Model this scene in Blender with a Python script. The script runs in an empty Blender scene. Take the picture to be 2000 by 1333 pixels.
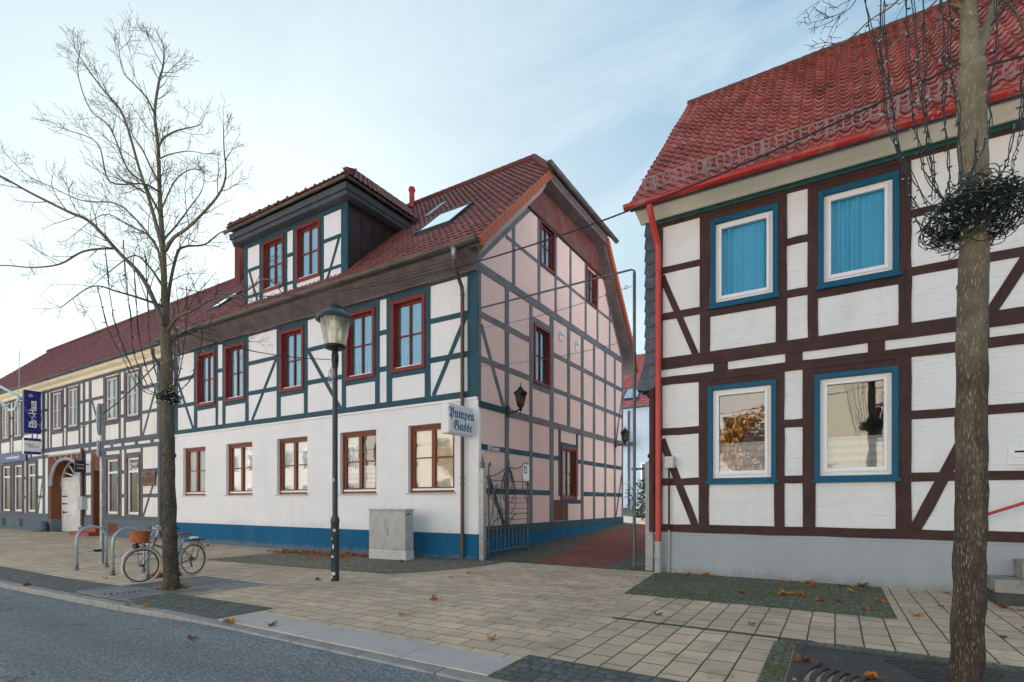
import bpy, bmesh, math, random
from mathutils import Vector, Matrix, noise
random.seed(7)
S = bpy.context.scene
C = S.collection
PI = math.pi

# ---------------------------------------------------------------- mesh builder
class MB:
    def __init__(s):
        s.v = []; s.f = []; s.uv = {}
    def add(s, vs, fs):
        o = len(s.v); s.v += [tuple(p) for p in vs]
        s.f += [tuple(i + o for i in f) for f in fs]
    def fbox(s, fm, u0, u1, v0, v1, w0, w1):
        p = [(u0,v0,w0),(u1,v0,w0),(u1,v1,w0),(u0,v1,w0),(u0,v0,w1),(u1,v0,w1),(u1,v1,w1),(u0,v1,w1)]
        s.add([fm(*q) for q in p], [(3,2,1,0),(4,5,6,7),(0,1,5,4),(1,2,6,5),(2,3,7,6),(3,0,4,7)])
        return s
    def box(s, x0, x1, y0, y1, z0, z1):
        return s.fbox(lambda u, v, w: (u, v, w), x0, x1, y0, y1, z0, z1)
    def poly_prism(s, fm, pts, w0, w1):          # pts (u,v) counter-clockwise seen from +w
        n = len(pts)
        s.add([fm(u, v, w0) for u, v in pts] + [fm(u, v, w1) for u, v in pts],
              [tuple(range(n - 1, -1, -1)), tuple(range(n, 2 * n))] +
              [(i, (i + 1) % n, n + (i + 1) % n, n + i) for i in range(n)])
        return s
    def beam(s, fm, a, b, wd, w0, w1, jit=.006):
        a = Vector(a); b = Vector(b); d = b - a; L = d.length; d /= L; q = Vector((-d.y, d.x))
        n = max(2, int(L / .45) + 1)
        ph = random.random() * 50
        lo = []; hi = []
        for i in range(n + 1):
            p = a + d * (L * i / n)
            lo.append(p - q * (wd / 2 + jit * noise.noise((ph + i * .8, 0, 0)) * 1.6))
            hi.append(p + q * (wd / 2 + jit * noise.noise((ph + i * .8, 9, 0)) * 1.6))
        vs = []
        for w in (w0, w1):
            vs += [fm(p.x, p.y, w) for p in lo] + [fm(p.x, p.y, w) for p in hi]
        m = n + 1
        fs = []
        for i in range(n):
            fs.append((2*m + i, 2*m + i + 1, 3*m + i + 1, 3*m + i))
            fs.append((i, i + 1, 2*m + i + 1, 2*m + i))
            fs.append((3*m + i, 3*m + i + 1, m + i + 1, m + i))
        fs.append((0, 2*m, 3*m, m)); fs.append((n, m + n, 3*m + n, 2*m + n))
        s.add(vs, fs); return s
    def tube(s, pts, r, n=8, cap=True):
        pts = [Vector(p) for p in pts]
        if not hasattr(r, '__len__'): r = [r] * len(pts)
        t0 = (pts[1] - pts[0]).normalized()
        up = Vector((0, 0, 1)) if abs(t0.z) < .9 else Vector((1, 0, 0))
        a = t0.cross(up).normalized()
        vs = []
        for i, p in enumerate(pts):
            if i == 0: t = t0
            elif i == len(pts) - 1: t = (pts[i] - pts[i - 1]).normalized()
            else:
                t = (pts[i + 1] - pts[i - 1])
                t = t.normalized() if t.length > 1e-9 else t0
            a = (a - t * a.dot(t))
            a = a.normalized() if a.length > 1e-6 else t.orthogonal().normalized()
            b = t.cross(a)
            vs += [p + (a * math.cos(2*PI*k/n) + b * math.sin(2*PI*k/n)) * r[i] for k in range(n)]
        m = len(pts)
        fs = [(i*n + k, i*n + (k+1) % n, (i+1)*n + (k+1) % n, (i+1)*n + k) for i in range(m - 1) for k in range(n)]
        if cap:
            fs += [tuple(range(n - 1, -1, -1)), tuple((m-1)*n + k for k in range(n))]
        s.add(vs, fs); return s
    def lathe(s, prof, cx, cy, n=20, cz=0):
        vs = []
        for r, z in prof:
            vs += [(cx + r*math.cos(2*PI*k/n), cy + r*math.sin(2*PI*k/n), cz + z) for k in range(n)]
        m = len(prof)
        s.add(vs, [(i*n + k, i*n + (k+1) % n, (i+1)*n + (k+1) % n, (i+1)*n + k) for i in range(m-1) for k in range(n)])
        return s
    def torus(s, c, axis, R, r, n=32, k=8, sx=1.0):
        axis = Vector(axis).normalized(); a = axis.orthogonal().normalized(); b = axis.cross(a); c = Vector(c)
        vs = []
        for i in range(n):
            e = a*math.cos(2*PI*i/n) + b*math.sin(2*PI*i/n)
            for j in range(k):
                t = 2*PI*j/k
                vs.append(c + e*(R + r*math.cos(t)) + axis*(r*sx*math.sin(t)))
        s.add(vs, [(i*k + j, ((i+1) % n)*k + j, ((i+1) % n)*k + (j+1) % k, i*k + (j+1) % k) for i in range(n) for j in range(k)])
        return s
    def sphere(s, c, r, n=10, m=7, sc=(1,1,1)):
        vs = []; c = Vector(c)
        for i in range(m + 1):
            t = PI*i/m
            for k in range(n):
                vs.append((c.x + r*sc[0]*math.sin(t)*math.cos(2*PI*k/n), c.y + r*sc[1]*math.sin(t)*math.sin(2*PI*k/n), c.z - r*sc[2]*math.cos(t)))
        s.add(vs, [(i*n + k, i*n + (k+1) % n, (i+1)*n + (k+1) % n, (i+1)*n + k) for i in range(m) for k in range(n)])
        return s
    def mesh(s, name):
        me = bpy.data.meshes.new(name)
        me.from_pydata([tuple(p) for p in s.v], [], s.f)
        return me

def obj(name, mb, mat, parent=None, smooth=False, label=None, bevel=0, local=False, loc=None):
    me = mb if isinstance(mb, bpy.types.Mesh) else mb.mesh(name)
    mats = mat if isinstance(mat, (list, tuple)) else [mat]
    for m in mats: me.materials.append(m)
    o = bpy.data.objects.new(name, me); C.objects.link(o)
    if parent:
        o.parent = parent
        if parent.type == 'EMPTY' and not local: o.location = -Vector(parent.location)
    if loc: o.location = loc
    if smooth:
        for p in me.polygons: p.use_smooth = True
        if smooth == 'auto':
            try: me.set_sharp_from_angle(angle=math.radians(40))
            except Exception: pass
    if bevel:
        b = o.modifiers.new('bevel', 'BEVEL'); b.width = bevel; b.segments = 2; b.limit_method = 'ANGLE'
    if label: o['label'] = label
    return o
def tag(o, label, cat, group=None):
    o['label'] = label; o['category'] = cat
    if group: o['group'] = group
    return o
def thing(name, label, cat, loc=(0,0,0), group=None, rz=0):
    o = bpy.data.objects.new(name, None); C.objects.link(o)
    o.location = loc; o.rotation_euler = (0, 0, rz); o.empty_display_size = .2
    return tag(o, label, cat, group)
def struct(name, mb, mat, smooth=False):
    o = obj(name, mb, mat, smooth=smooth); o['kind'] = 'structure'; return o
def copy_tree(o, parent=None):
    c = o.copy(); C.objects.link(c)
    if parent: c.parent = parent
    for ch in list(o.children): copy_tree(ch, c)
    return c
def text_mesh(txt, size, extrude=.004, align='CENTER', bold=0):
    cu = bpy.data.curves.new('lettering', 'FONT'); cu.body = txt; cu.size = size; cu.extrude = extrude
    cu.align_x = align; cu.align_y = 'CENTER'; cu.offset = bold
    o = bpy.data.objects.new('lettering', cu); C.objects.link(o)
    dg = bpy.context.evaluated_depsgraph_get(); dg.update()
    me = bpy.data.meshes.new_from_object(o.evaluated_get(dg))
    bpy.data.objects.remove(o); me.materials.clear(); return me
def text(parent, txt, size, fm, u, v, w, mat, rot=0, sx=1.0, align='CENTER', bold=0, name='lettering'):
    me = text_mesh(txt, size, .004, align, bold)
    c, s_ = math.cos(rot), math.sin(rot)
    for p in me.vertices:
        x, y, z = p.co; x *= sx
        p.co = fm(u + c*x - s_*y, v + s_*x + c*y, w + z)
    return obj(name, me, mat, parent)

FY = 11.25; GX = -7.95
def FR(u, v, w): return (u, FY - w, v)        # street fronts: u along the street, v up, w out of the wall
def GA(u, v, w): return (GX + w, u, v)        # gable wall on the lane
def plane_front(y): return lambda u, v, w: (u, y - w, v)
def plane_side(x): return lambda u, v, w: (x + w, u, v)
def gz(x):                                     # the pavement falls a little to the left
    return 0.0 if x > -7 else (-.12 if x < -14 else -.12*(-7 - x)/7)

# ---------------------------------------------------------------- materials
class NT:
    def __init__(s, name):
        s.m = bpy.data.materials.new(name); s.m.use_nodes = True
        s.t = s.m.node_tree; s.b = s.t.nodes['Principled BSDF']; s.out = s.t.nodes['Material Output']
    def n(s, typ, ins=None, **kw):
        x = s.t.nodes.new(typ)
        for k, v in kw.items(): setattr(x, k, v)
        for k, v in (ins or {}).items(): s.set(x, k, v)
        return x
    def set(s, node, k, v):
        sock = node.inputs[k]
        if isinstance(v, bpy.types.NodeSocket): s.t.links.new(v, sock)
        elif isinstance(v, bpy.types.Node): s.t.links.new(v.outputs[0], sock)
        else:
            if isinstance(v, (tuple, list)) and sock.type == 'RGBA' and len(v) == 3: v = (*v, 1)
            sock.default_value = v
    def bs(s, **kw):
        for k, v in kw.items(): s.set(s.b, {'base':'Base Color','rough':'Roughness','metal':'Metallic','normal':'Normal','spec':'Specular IOR Level','coat':'Coat Weight','trans':'Transmission Weight','ior':'IOR','sss':'Subsurface Weight'}[k], v)
    def obj(s): return s.n('ShaderNodeTexCoord').outputs['Object']
    def map(s, vec, scale=(1,1,1), rot=(0,0,0), loc=(0,0,0)):
        return s.n('ShaderNodeMapping', {'Vector': vec, 'Scale': scale, 'Rotation': rot, 'Location': loc}).outputs[0]
    def noise(s, vec, sc, det=4, rough=.55, dist=0):
        return s.n('ShaderNodeTexNoise', {'Vector': vec, 'Scale': sc, 'Detail': det, 'Roughness': rough, 'Distortion': dist}).outputs[0]
    def ramp(s, fac, stops):
        r = s.n('ShaderNodeValToRGB', {'Fac': fac}); e = r.color_ramp.elements
        while len(e) < len(stops): e.new(.5)
        for i, (p, c) in enumerate(stops):
            e[i].position = p
            e[i].color = (*c, 1) if isinstance(c, (tuple, list)) else (c, c, c, 1)
        return r.outputs[0]
    def mix(s, fac, a, b, mode='MIX'):
        x = s.n('ShaderNodeMix', data_type='RGBA', blend_type=mode)
        s.set(x, 0, fac); s.set(x, 6, a); s.set(x, 7, b); return x.outputs[2]
    def math(s, op, a, b=0, c=None):
        x = s.n('ShaderNodeMath', operation=op); s.set(x, 0, a); s.set(x, 1, b)
        if c is not None: s.set(x, 2, c)
        return x.outputs[0]
    def bump(s, h, st=.3, d=.01, normal=None):
        b = s.n('ShaderNodeBump', {'Height': h, 'Strength': st, 'Distance': d})
        if normal is not None: s.set(b, 'Normal', normal)
        return b.outputs[0]

def mul(c, k): return tuple(x*k for x in c)
def paint(name, col, rough=.5, var=.12, sc=3.0, metal=0, bump=.15, dirt=None, dirt_amt=.5, spec=.5):
    t = NT(name); o = t.obj(); n = t.noise(o, sc, 6, .6); n2 = t.noise(o, sc*9, 4, .6)
    c = t.ramp(n, [(.3, mul(col, 1-var)), (.7, mul(col, 1+var*.6))])
    if dirt:
        k = t.ramp(t.noise(o, sc*.8, 8, .7), [(.52, 0.0), (.68, 1.0)])
        c = t.mix(t.math('MULTIPLY', k, dirt_amt), c, dirt)
    t.bs(base=c, rough=t.ramp(n2, [(.3, max(.05, rough-.1)), (.7, min(1, rough+.1))]), metal=metal, spec=spec, normal=t.bump(n2, bump, .004))
    return t.m
def plaster(name, col, var=.05, dirt=(.35,.30,.24), amt=.22, splash=None):
    t = NT(name); o = t.obj()
    big = t.noise(o, .9, 5, .6); fine = t.noise(o, 60, 4, .6); mid = t.noise(o, 9, 5, .6)
    c = t.ramp(big, [(.3, mul(col, 1-var)), (.7, mul(col, 1+var*.5))])
    st = t.noise(t.map(o, (2.2, 2.2, .25)), 1.6, 7, .65)
    c = t.mix(t.math('MULTIPLY', t.ramp(st, [(.5, 0.0), (.75, 1.0)]), amt), c, dirt)
    if splash:                                    # rain splash and rising damp with its own ragged edge
        z0, hgt, sc_, k_ = splash
        z = t.n('ShaderNodeSeparateXYZ', {0: o}).outputs[2]
        e = t.math('ADD', t.math('DIVIDE', t.math('SUBTRACT', z0, z), hgt), t.math('MULTIPLY', t.noise(t.map(o, (1, 1, .5)), 2.6, 8, .72), 1.9))
        c = t.mix(t.math('MULTIPLY', t.ramp(e, [(.55, 0.0), (1.25, 1.0)]), k_), c, sc_)
        chip = t.ramp(t.noise(o, 7, 4, .55), [(.70, 0.0), (.715, 1.0)])
        c = t.mix(t.math('MULTIPLY', chip, .06), c, mul(dirt, 1.3))
    h = t.math('ADD', fine, t.math('MULTIPLY', mid, 1.5))
    t.bs(base=c, rough=.9, spec=.25, normal=t.bump(h, .25, .004))
    return t.m
def painted_brick(name, col):
    t = NT(name); o = t.obj()
    v = t.map(o, (1,1,1), (math.radians(90), 0, 0))
    v = t.n('ShaderNodeMix', {0: .012}, data_type='VECTOR')
    wob = t.n('ShaderNodeTexNoise', {'Vector': o, 'Scale': 3.0}).outputs[1]
    sub = t.n('ShaderNodeVectorMath', {0: t.map(o, (1,1,1), (math.radians(-90), 0, 0)), 1: t.n('ShaderNodeVectorMath', {0: wob, 'Scale': .03}, operation='SCALE').outputs[0]}, operation='ADD').outputs[0]
    b = t.n('ShaderNodeTexBrick', {'Vector': sub, 'Color1': (1,1,1), 'Color2': (.93,.93,.93), 'Mortar': (0,0,0), 'Scale': 1.0, 'Mortar Size': .006, 'Mortar Smooth': .35, 'Brick Width': 2.3, 'Row Height': .075})
    lum = b.outputs[0]
    brk = t.ramp(t.noise(t.map(o, (1.6, 1.6, 9)), 2.2, 6, .7), [(.5, 0.0), (.64, 1.0)])
    crack = t.math('MULTIPLY', b.outputs['Fac'], brk)
    big = t.noise(o, 1.2, 5, .6)
    c = t.ramp(big, [(.3, mul(col, .94)), (.7, mul(col, 1.03))])
    c = t.mix(t.math('MULTIPLY', crack, .42), c, (.33, .29, .25))
    st = t.noise(t.map(o, (2.5, 2.5, .3)), 1.4, 7, .65)
    c = t.mix(t.math('MULTIPLY', t.ramp(st, [(.5, 0.0), (.8, 1.0)]), .15), c, (.4, .36, .3))
    h = t.math('ADD', t.math('MULTIPLY', lum, .8), t.math('MULTIPLY', t.noise(o, 45, 4, .6), .5))
    t.bs(base=c, rough=.85, spec=.25, normal=t.bump(h, .35, .006)); return t.m
HOR = {}
def timber(name, col, weather=None, amt=.0, rough=.65, grain=None):
    if grain is None:
        v = timber(name, col, weather, amt, rough, 'v'); HOR[v] = timber(name + '_lying', col, weather, amt, rough, 'h'); return v
    t = NT(name); o = t.obj()
    sc = (34, 34, 1.3) if grain == 'v' else (1.3, 1.3, 34)
    g = t.noise(t.map(o, sc), 1.3, 6, .68, .3); broad = t.noise(t.map(o, tuple(k**.6 for k in sc)), 1.1, 4, .6)
    big = t.noise(o, 1.1, 5, .6)
    c = t.ramp(big, [(.3, mul(col, .80)), (.7, mul(col, 1.14))])
    rn = t.n('ShaderNodeObjectInfo').outputs['Random']
    c = t.mix(t.math('MULTIPLY', rn, .28), c, mul(col, .55))
    c = t.mix(t.ramp(broad, [(.35, .35), (.6, 0.0)]), c, mul(col, .6))
    crack = t.ramp(g, [(.30, 1.0), (.38, 0.0)])
    if weather:
        k = t.ramp(t.math('ADD', t.math('MULTIPLY', t.noise(o, 2.3, 8, .75), .6), t.math('MULTIPLY', g, .4)), [(.52-.2*amt, 0.0), (.70-.2*amt, 1.0)])
        c = t.mix(t.math('MULTIPLY', k, .75), c, weather)
    c = t.mix(t.math('MULTIPLY', crack, .75), c, mul(col, .22))
    t.bs(base=c, rough=rough, spec=.35, normal=t.bump(t.math('SUBTRACT', g, t.math('MULTIPLY', crack, .6)), .55, .008)); return t.m
def tile_mat(name, cols, moss=.25, rough=.55):
    t = NT(name); uv = t.n('ShaderNodeUVMap', uv_map='tile').outputs[0]; o = t.obj()
    fl = t.n('ShaderNodeVectorMath', {0: uv}, operation='FLOOR').outputs[0]
    wn = t.n('ShaderNodeTexWhiteNoise', {'Vector': fl}, noise_dimensions='2D').outputs[0]
    c = t.ramp(wn, [(i/(len(cols)-1), k) for i, k in enumerate(cols)])
    n = t.noise(o, 1.3, 6, .65); n2 = t.noise(o, 22, 5, .65)
    c = t.mix(t.ramp(n, [(.45, 0.0), (.7, moss)]), c, (.075, .05, .04))
    c = t.mix(t.ramp(n2, [(.55, 0.0), (.8, .5)]), c, mul(cols[0], .5))
    sp = t.ramp(t.noise(o, 75, 2, .5), [(.7, 0.0), (.76, .5)])
    c = t.mix(sp, c, (.42, .40, .36))
    t.bs(base=c, rough=t.ramp(n2, [(.3, rough-.1), (.7, rough+.15)]), spec=.4, normal=t.bump(n2, .3, .005)); return t.m
def glass_mat(name, tint, trans, refl):
    t = NT(name); t.t.nodes.remove(t.b)
    o = t.obj(); wob = t.noise(o, 1.7, 2, .5)
    nb = t.bump(wob, .12, .02)
    tr = t.n('ShaderNodeBsdfTransparent', {'Color': trans})
    gl = t.n('ShaderNodeBsdfGlossy', {'Color': tint, 'Roughness': .015, 'Normal': nb})
    fr = t.n('ShaderNodeFresnel', {'IOR': 1.5})
    f = t.math('MULTIPLY_ADD', fr, .8, refl)
    mx = t.n('ShaderNodeMixShader', {0: f, 1: tr.outputs[0], 2: gl.outputs[0]})
    t.t.links.new(mx.outputs[0], t.out.inputs[0]); return t.m

M = {}
M['white'] = plaster('white_render', (.86,.875,.89), amt=.08, splash=(.62, .55, (.56,.53,.48), .26))
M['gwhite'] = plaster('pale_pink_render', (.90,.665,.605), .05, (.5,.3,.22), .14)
M['cream'] = plaster('cream_infill', (.87,.85,.80))
M['brickw'] = painted_brick('white_painted_brick', (.83,.85,.86))
M['plinth_blue'] = plaster('blue_plinth', (.012,.125,.26), .10, (.10,.16,.20), .25, splash=(-.02, .28, (.20,.22,.21), .55))
M['plinth_grey'] = plaster('grey_plinth', (.40,.44,.47), .08, (.25,.24,.22), .2, splash=(.05, .35, (.24,.24,.21), .5))
M['plinth_slate'] = plaster('slate_plinth', (.14,.18,.22), .12, (.08,.08,.08), .3)
M['teal'] = timber('teal_timber', (.018,.090,.125), (.10,.13,.15), .02)
M['teal_grey'] = timber('weathered_teal_timber', (.075,.105,.14), (.23,.205,.22), .8)
M['brown'] = timber('dark_brown_timber', (.058,.024,.023), (.085,.045,.038), .3)
M['slateblue'] = timber('slate_blue_timber', (.075,.115,.15), (.13,.15,.17), .5)
M['fascia'] = timber('dark_eave_boards', (.125,.096,.100), (.20,.175,.185), .6)
M['clad'] = timber('red_brown_cladding', (.19,.055,.05), (.25,.13,.12), .35)
M['metal_brown'] = paint('brown_sheet_metal', (.055,.035,.035), .38, .25, 2, .4, .05)
M['casing_red'] = timber('wine_red_window_paint', (.21,.030,.026), (.26,.06,.05), .1, .45)
M['casing_brown'] = timber('red_brown_window_wood', (.23,.062,.028), (.14,.04,.02), .2, .42)
M['casing_teal'] = paint('teal_window_paint', (.004,.105,.195), .5, .15, 4, 0, .1, (.01,.07,.13), .4, .25)
M['pvc'] = paint('white_window_plastic', (.86,.87,.88), .3, .015, 3, 0, .01)
M['sash_grey'] = paint('grey_white_sash', (.58,.60,.61), .5, .08, 5)
M['casing_taupe'] = timber('taupe_window_paint', (.17,.105,.095), (.24,.17,.15), .3)
M['sill_stone'] = paint('pale_stone', (.55,.52,.49), .8, .1, 5)
M['gutter'] = paint('weathered_zinc', (.13,.115,.10), .5, .3, 3, .55, .08, (.06,.05,.04), .5)
M['gutter_dark'] = paint('dark_blue_grey_gutter', (.05,.065,.085), .45, .2, 3, .3)
M['pipe_brown'] = paint('brown_downpipe', (.115,.075,.062), .45, .25, 2, .35, .08, (.04,.035,.03), .5)
M['red_paint'] = paint('red_gutter_paint', (.46,.028,.026), .35, .2, 1.6, 0, .08, (.42,.36,.33), .85)
M['red_pipe'] = paint('red_pipe_paint', (.56,.055,.045), .38, .12, 2, 0, .06)
M['grey_pipe'] = paint('grey_pipe_paint', (.40,.43,.44), .5, .1, 4)
M['slate'] = paint('slate_shingle', (.085,.11,.14), .42, .4, 4, 0, .2, (.16,.17,.18), .5)
M['galv'] = paint('galvanised_steel', (.33,.35,.36), .42, .3, 9, .75, .06)
M['guard'] = paint('grey_snow_guard', (.34,.31,.335), .6, .2, 6)
M['iron'] = paint('grey_wrought_iron', (.13,.145,.155), .5, .3, 8, .6, .1, (.2,.2,.19), .5)
M['black_metal'] = paint('black_cast_metal', (.018,.02,.024), .42, .3, 6, .3, .1, (.09,.08,.07), .35)
M['post_grey'] = paint('dark_blue_grey_post_paint', (.030,.042,.055), .38, .2, 5, .2, .06, (.10,.10,.10), .3)
M['granite'] = paint('pale_granite', (.42,.44,.45), .75, .25, 30, 0, .3, (.27,.29,.29), .6)
M['cabinet'] = paint('weathered_cabinet', (.45,.455,.44), .6, .15, 4, 0, .08, (.28,.28,.27), .6)
M['cabinet_base'] = paint('pale_cabinet_plinth', (.58,.585,.57), .7, .1, 4, 0, .1, (.35,.33,.3), .5)
M['sign_white'] = paint('white_sign_face', (.80,.81,.82), .3, .03, 3, 0, .02)
M['sign_blue'] = paint('blue_lettering', (.010,.105,.27), .4, .05, 4, 0, .02)
M['banner_blue'] = paint('navy_sign_face', (.012,.018,.19), .3, .06, 1.5, 0, .02)
M['white_letter'] = paint('white_lettering', (.82,.82,.82), .4, .02, 4, 0, .0)
M['dark'] = paint('dark_interior', (.012,.012,.014), .8, .2, 4)
M['door_dark'] = timber('dark_door_wood', (.030,.016,.016), None, 0, .4)
M['gate_white'] = timber('white_gate_boards', (.82,.82,.80), (.5,.45,.4), .2)
M['gate_brown'] = plaster('brown_gate_surround', (.18,.075,.04), .1)
M['red_step'] = paint('red_step_tiles', (.30,.055,.042), .5, .2, 6)
M['concrete'] = paint('old_concrete', (.33,.31,.27), .9, .25, 3, 0, .35, (.07,.075,.06), .85)
M['curtain'] = paint('white_net_curtain', (.72,.74,.76), .9, .05, 6)
M['blind'] = paint('cream_window_blind', (.70,.67,.55), .85, .05, 2)
def lace_mat():
    t = NT('lace_curtain'); o = t.obj(); t.bs(base=(.74,.77,.79), rough=.95, spec=.1)
    v = t.n('ShaderNodeTexVoronoi', {'Vector': t.map(o, (22, 0, 22)), 'Scale': 1.0, 'Randomness': .15}).outputs[0]
    band = t.n('ShaderNodeTexWave', {'Vector': o, 'Scale': 2.2}, bands_direction='Z').outputs[0]
    holes = t.ramp(v, [(.28, .35), (.34, .95), (.5, .55)])
    f = t.mix(t.ramp(band, [(.45, 0.0), (.55, 1.0)]), (.72,.72,.72), holes)
    mx = t.n('ShaderNodeMixShader', {0: f, 1: t.n('ShaderNodeBsdfTransparent').outputs[0], 2: t.b.outputs[0]}); t.t.links.new(mx.outputs[0], t.out.inputs[0]); return t.m
M['lace'] = lace_mat()
M['glass_up'] = glass_mat('sky_reflecting_glass', (.58,.89,1.0), (.85,.95,1.0), .42)
M['glass_blue'] = glass_mat('deep_blue_reflecting_glass', (.12,.55,.84), (.46,.86,1.0), .16)
M['glass_low'] = glass_mat('clear_window_glass', (1,.97,.92), (.92,.95,.95), .10)
M['glass_lamp'] = glass_mat('lantern_glass', (1,1,1), (.98,.98,.95), .02)
M['amber'] = glass_mat('amber_glass', (.6,.55,.4), (.30,.26,.13), .12)
M['skyl'] = glass_mat('roof_window_glass', (.9,1,1), (.5,.6,.62), .65)
M['tile_c'] = tile_mat('dark_red_roof_tile', [(.28,.088,.072), (.36,.12,.092), (.22,.076,.068), (.41,.15,.108), (.30,.098,.08)], .40)
M['tile_l'] = tile_mat('mottled_red_roof_tile', [(.28,.09,.082), (.36,.115,.10), (.22,.078,.078), (.40,.135,.11), (.27,.09,.086)], .5)
M['tile_r'] = tile_mat('bright_red_roof_tile', [(.55,.17,.145), (.62,.205,.17), (.42,.125,.11), (.68,.27,.225), (.49,.15,.13)], .42, .55)
M['tile_o'] = tile_mat('orange_verge_tile', [(.46,.105,.04), (.54,.14,.055), (.40,.085,.035)], .1)
M['ridge_r'] = paint('dull_red_ridge', (.20,.06,.05), .7, .3, 6, 0, .2, (.10,.07,.06), .5)
M['chim'] = painted_brick('red_brick', (.17,.055,.045))
M['grille'] = paint('dark_grille', (.02,.02,.02), .6)
M['lead'] = paint('pale_lead_flashing', (.50,.52,.53), .5, .15, 4, .3)
# ---------------------------------------------------------------- ground
def paver_mat(name, bw, rh, rot, col1, col2, joint, green, ms=.007):
    t = NT(name); o = t.obj()
    wob = t.n('ShaderNodeTexNoise', {'Vector': o, 'Scale': 2.2}).outputs[1]
    p = t.n('ShaderNodeVectorMath', {0: o, 1: t.n('ShaderNodeVectorMath', {0: wob, 'Scale': .018}, operation='SCALE').outputs[0]}, operation='ADD').outputs[0]
    p = t.map(p, (1,1,1), (0,0,rot))
    b = t.n('ShaderNodeTexBrick', {'Vector': p, 'Color1': col1, 'Color2': col2, 'Mortar': (0,0,0), 'Scale': 1.0, 'Mortar Size': ms, 'Mortar Smooth': .15, 'Bias': 0.0, 'Brick Width': bw, 'Row Height': rh})
    k = b.outputs['Fac']
    gr = t.noise(o, 260, 3, .7); mid = t.noise(o, 3.5, 6, .65); big = t.noise(o, .55, 5, .6)
    c = t.mix(t.ramp(gr, [(.35, .35), (.65, 0.0)]), b.outputs[0], mul(col1, .62), 'MIX')
    c = t.mix(t.ramp(mid, [(.4, .0), (.75, .5)]), c, mul(col1, .62))
    c = t.mix(t.ramp(big, [(.4, .0), (.66, .55)]), c, mul(col2, .62))
    c = t.mix(t.ramp(t.noise(o, 1.7, 7, .7), [(.52, .0), (.62, .4)]), c, mul(col2, .5))
    blot = t.ramp(t.noise(o, 6, 3, .5), [(.68, 0.0), (.72, .35)])
    c = t.mix(blot, c, (.13,.115,.10))
    gsel = t.ramp(t.noise(o, 1.1, 5, .7), [(.5-.28*green, 0.0), (.72-.28*green, 1.0)])
    jc = t.mix(gsel, joint, (.075,.105,.028))
    c = t.mix(k, c, jc)
    sp = t.math('MULTIPLY', t.ramp(t.noise(o, 14, 6, .75), [(.62-.06*green, 0.0), (.72, .8)]), gsel)
    c = t.mix(t.math('MULTIPLY', sp, .55), c, (.10,.13,.035))
    gum = t.ramp(t.n('ShaderNodeTexVoronoi', {'Vector': o, 'Scale': 2.6, 'Randomness': 1.0}).outputs[0], [(.045, .6), (.06, 0.0)])
    c = t.mix(gum, c, (.08,.075,.07))
    h = t.math('SUBTRACT', t.math('MULTIPLY', gr, .12), t.math('MULTIPLY', k, 1.0))
    lv = t.n('ShaderNodeSeparateColor', {0: b.outputs[0]}).outputs[0]
    t.bs(base=c, rough=.88, spec=.3, normal=t.bump(h, .7, .008)); return t.m
def cobble_mat(name, sc, stones, joint, moss, rnd=.75):
    t = NT(name); o = t.obj()
    v1 = t.n('ShaderNodeTexVoronoi', {'Vector': o, 'Scale': sc, 'Randomness': rnd}, feature='DISTANCE_TO_EDGE').outputs[0]
    vc = t.n('ShaderNodeTexVoronoi', {'Vector': o, 'Scale': sc, 'Randomness': rnd}).outputs['Color']
    r = t.n('ShaderNodeSeparateColor', {0: vc}).outputs[0]
    c = t.ramp(r, [(i/(len(stones)-1), k) for i, k in enumerate(stones)])
    fine = t.noise(o, 60, 5, .7)
    c = t.mix(t.ramp(fine, [(.35, .5), (.7, 0.0)]), c, mul(stones[0], .5))
    m = t.noise(o, 1.3, 6, .7); m2 = t.noise(o, 24, 5, .7)
    gm = t.ramp(t.math('ADD', m, t.math('MULTIPLY', m2, .5)), [(.92-.34*moss, 0.0), (1.08-.34*moss, 1.0)])
    edge = t.ramp(v1, [(.03, 1.0), (.11, 0.0)])
    jc = t.mix(t.ramp(m, [(.4-.2*moss, 0.0), (.6-.2*moss, 1.0)]), joint, (.065,.10,.022))
    c = t.mix(t.math('MULTIPLY', gm, .75), c, t.mix(m2, (.05,.085,.018), (.13,.165,.04)))
    c = t.mix(edge, c, jc)
    h = t.math('ADD', t.ramp(v1, [(0, 0.0), (.18, .8), (.45, 1.0)]), t.math('MULTIPLY', fine, .25))
    t.bs(base=c, rough=t.ramp(fine, [(.3, .6), (.7, .92)]), spec=.35, normal=t.bump(h, .9, .02)); return t.m
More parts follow.
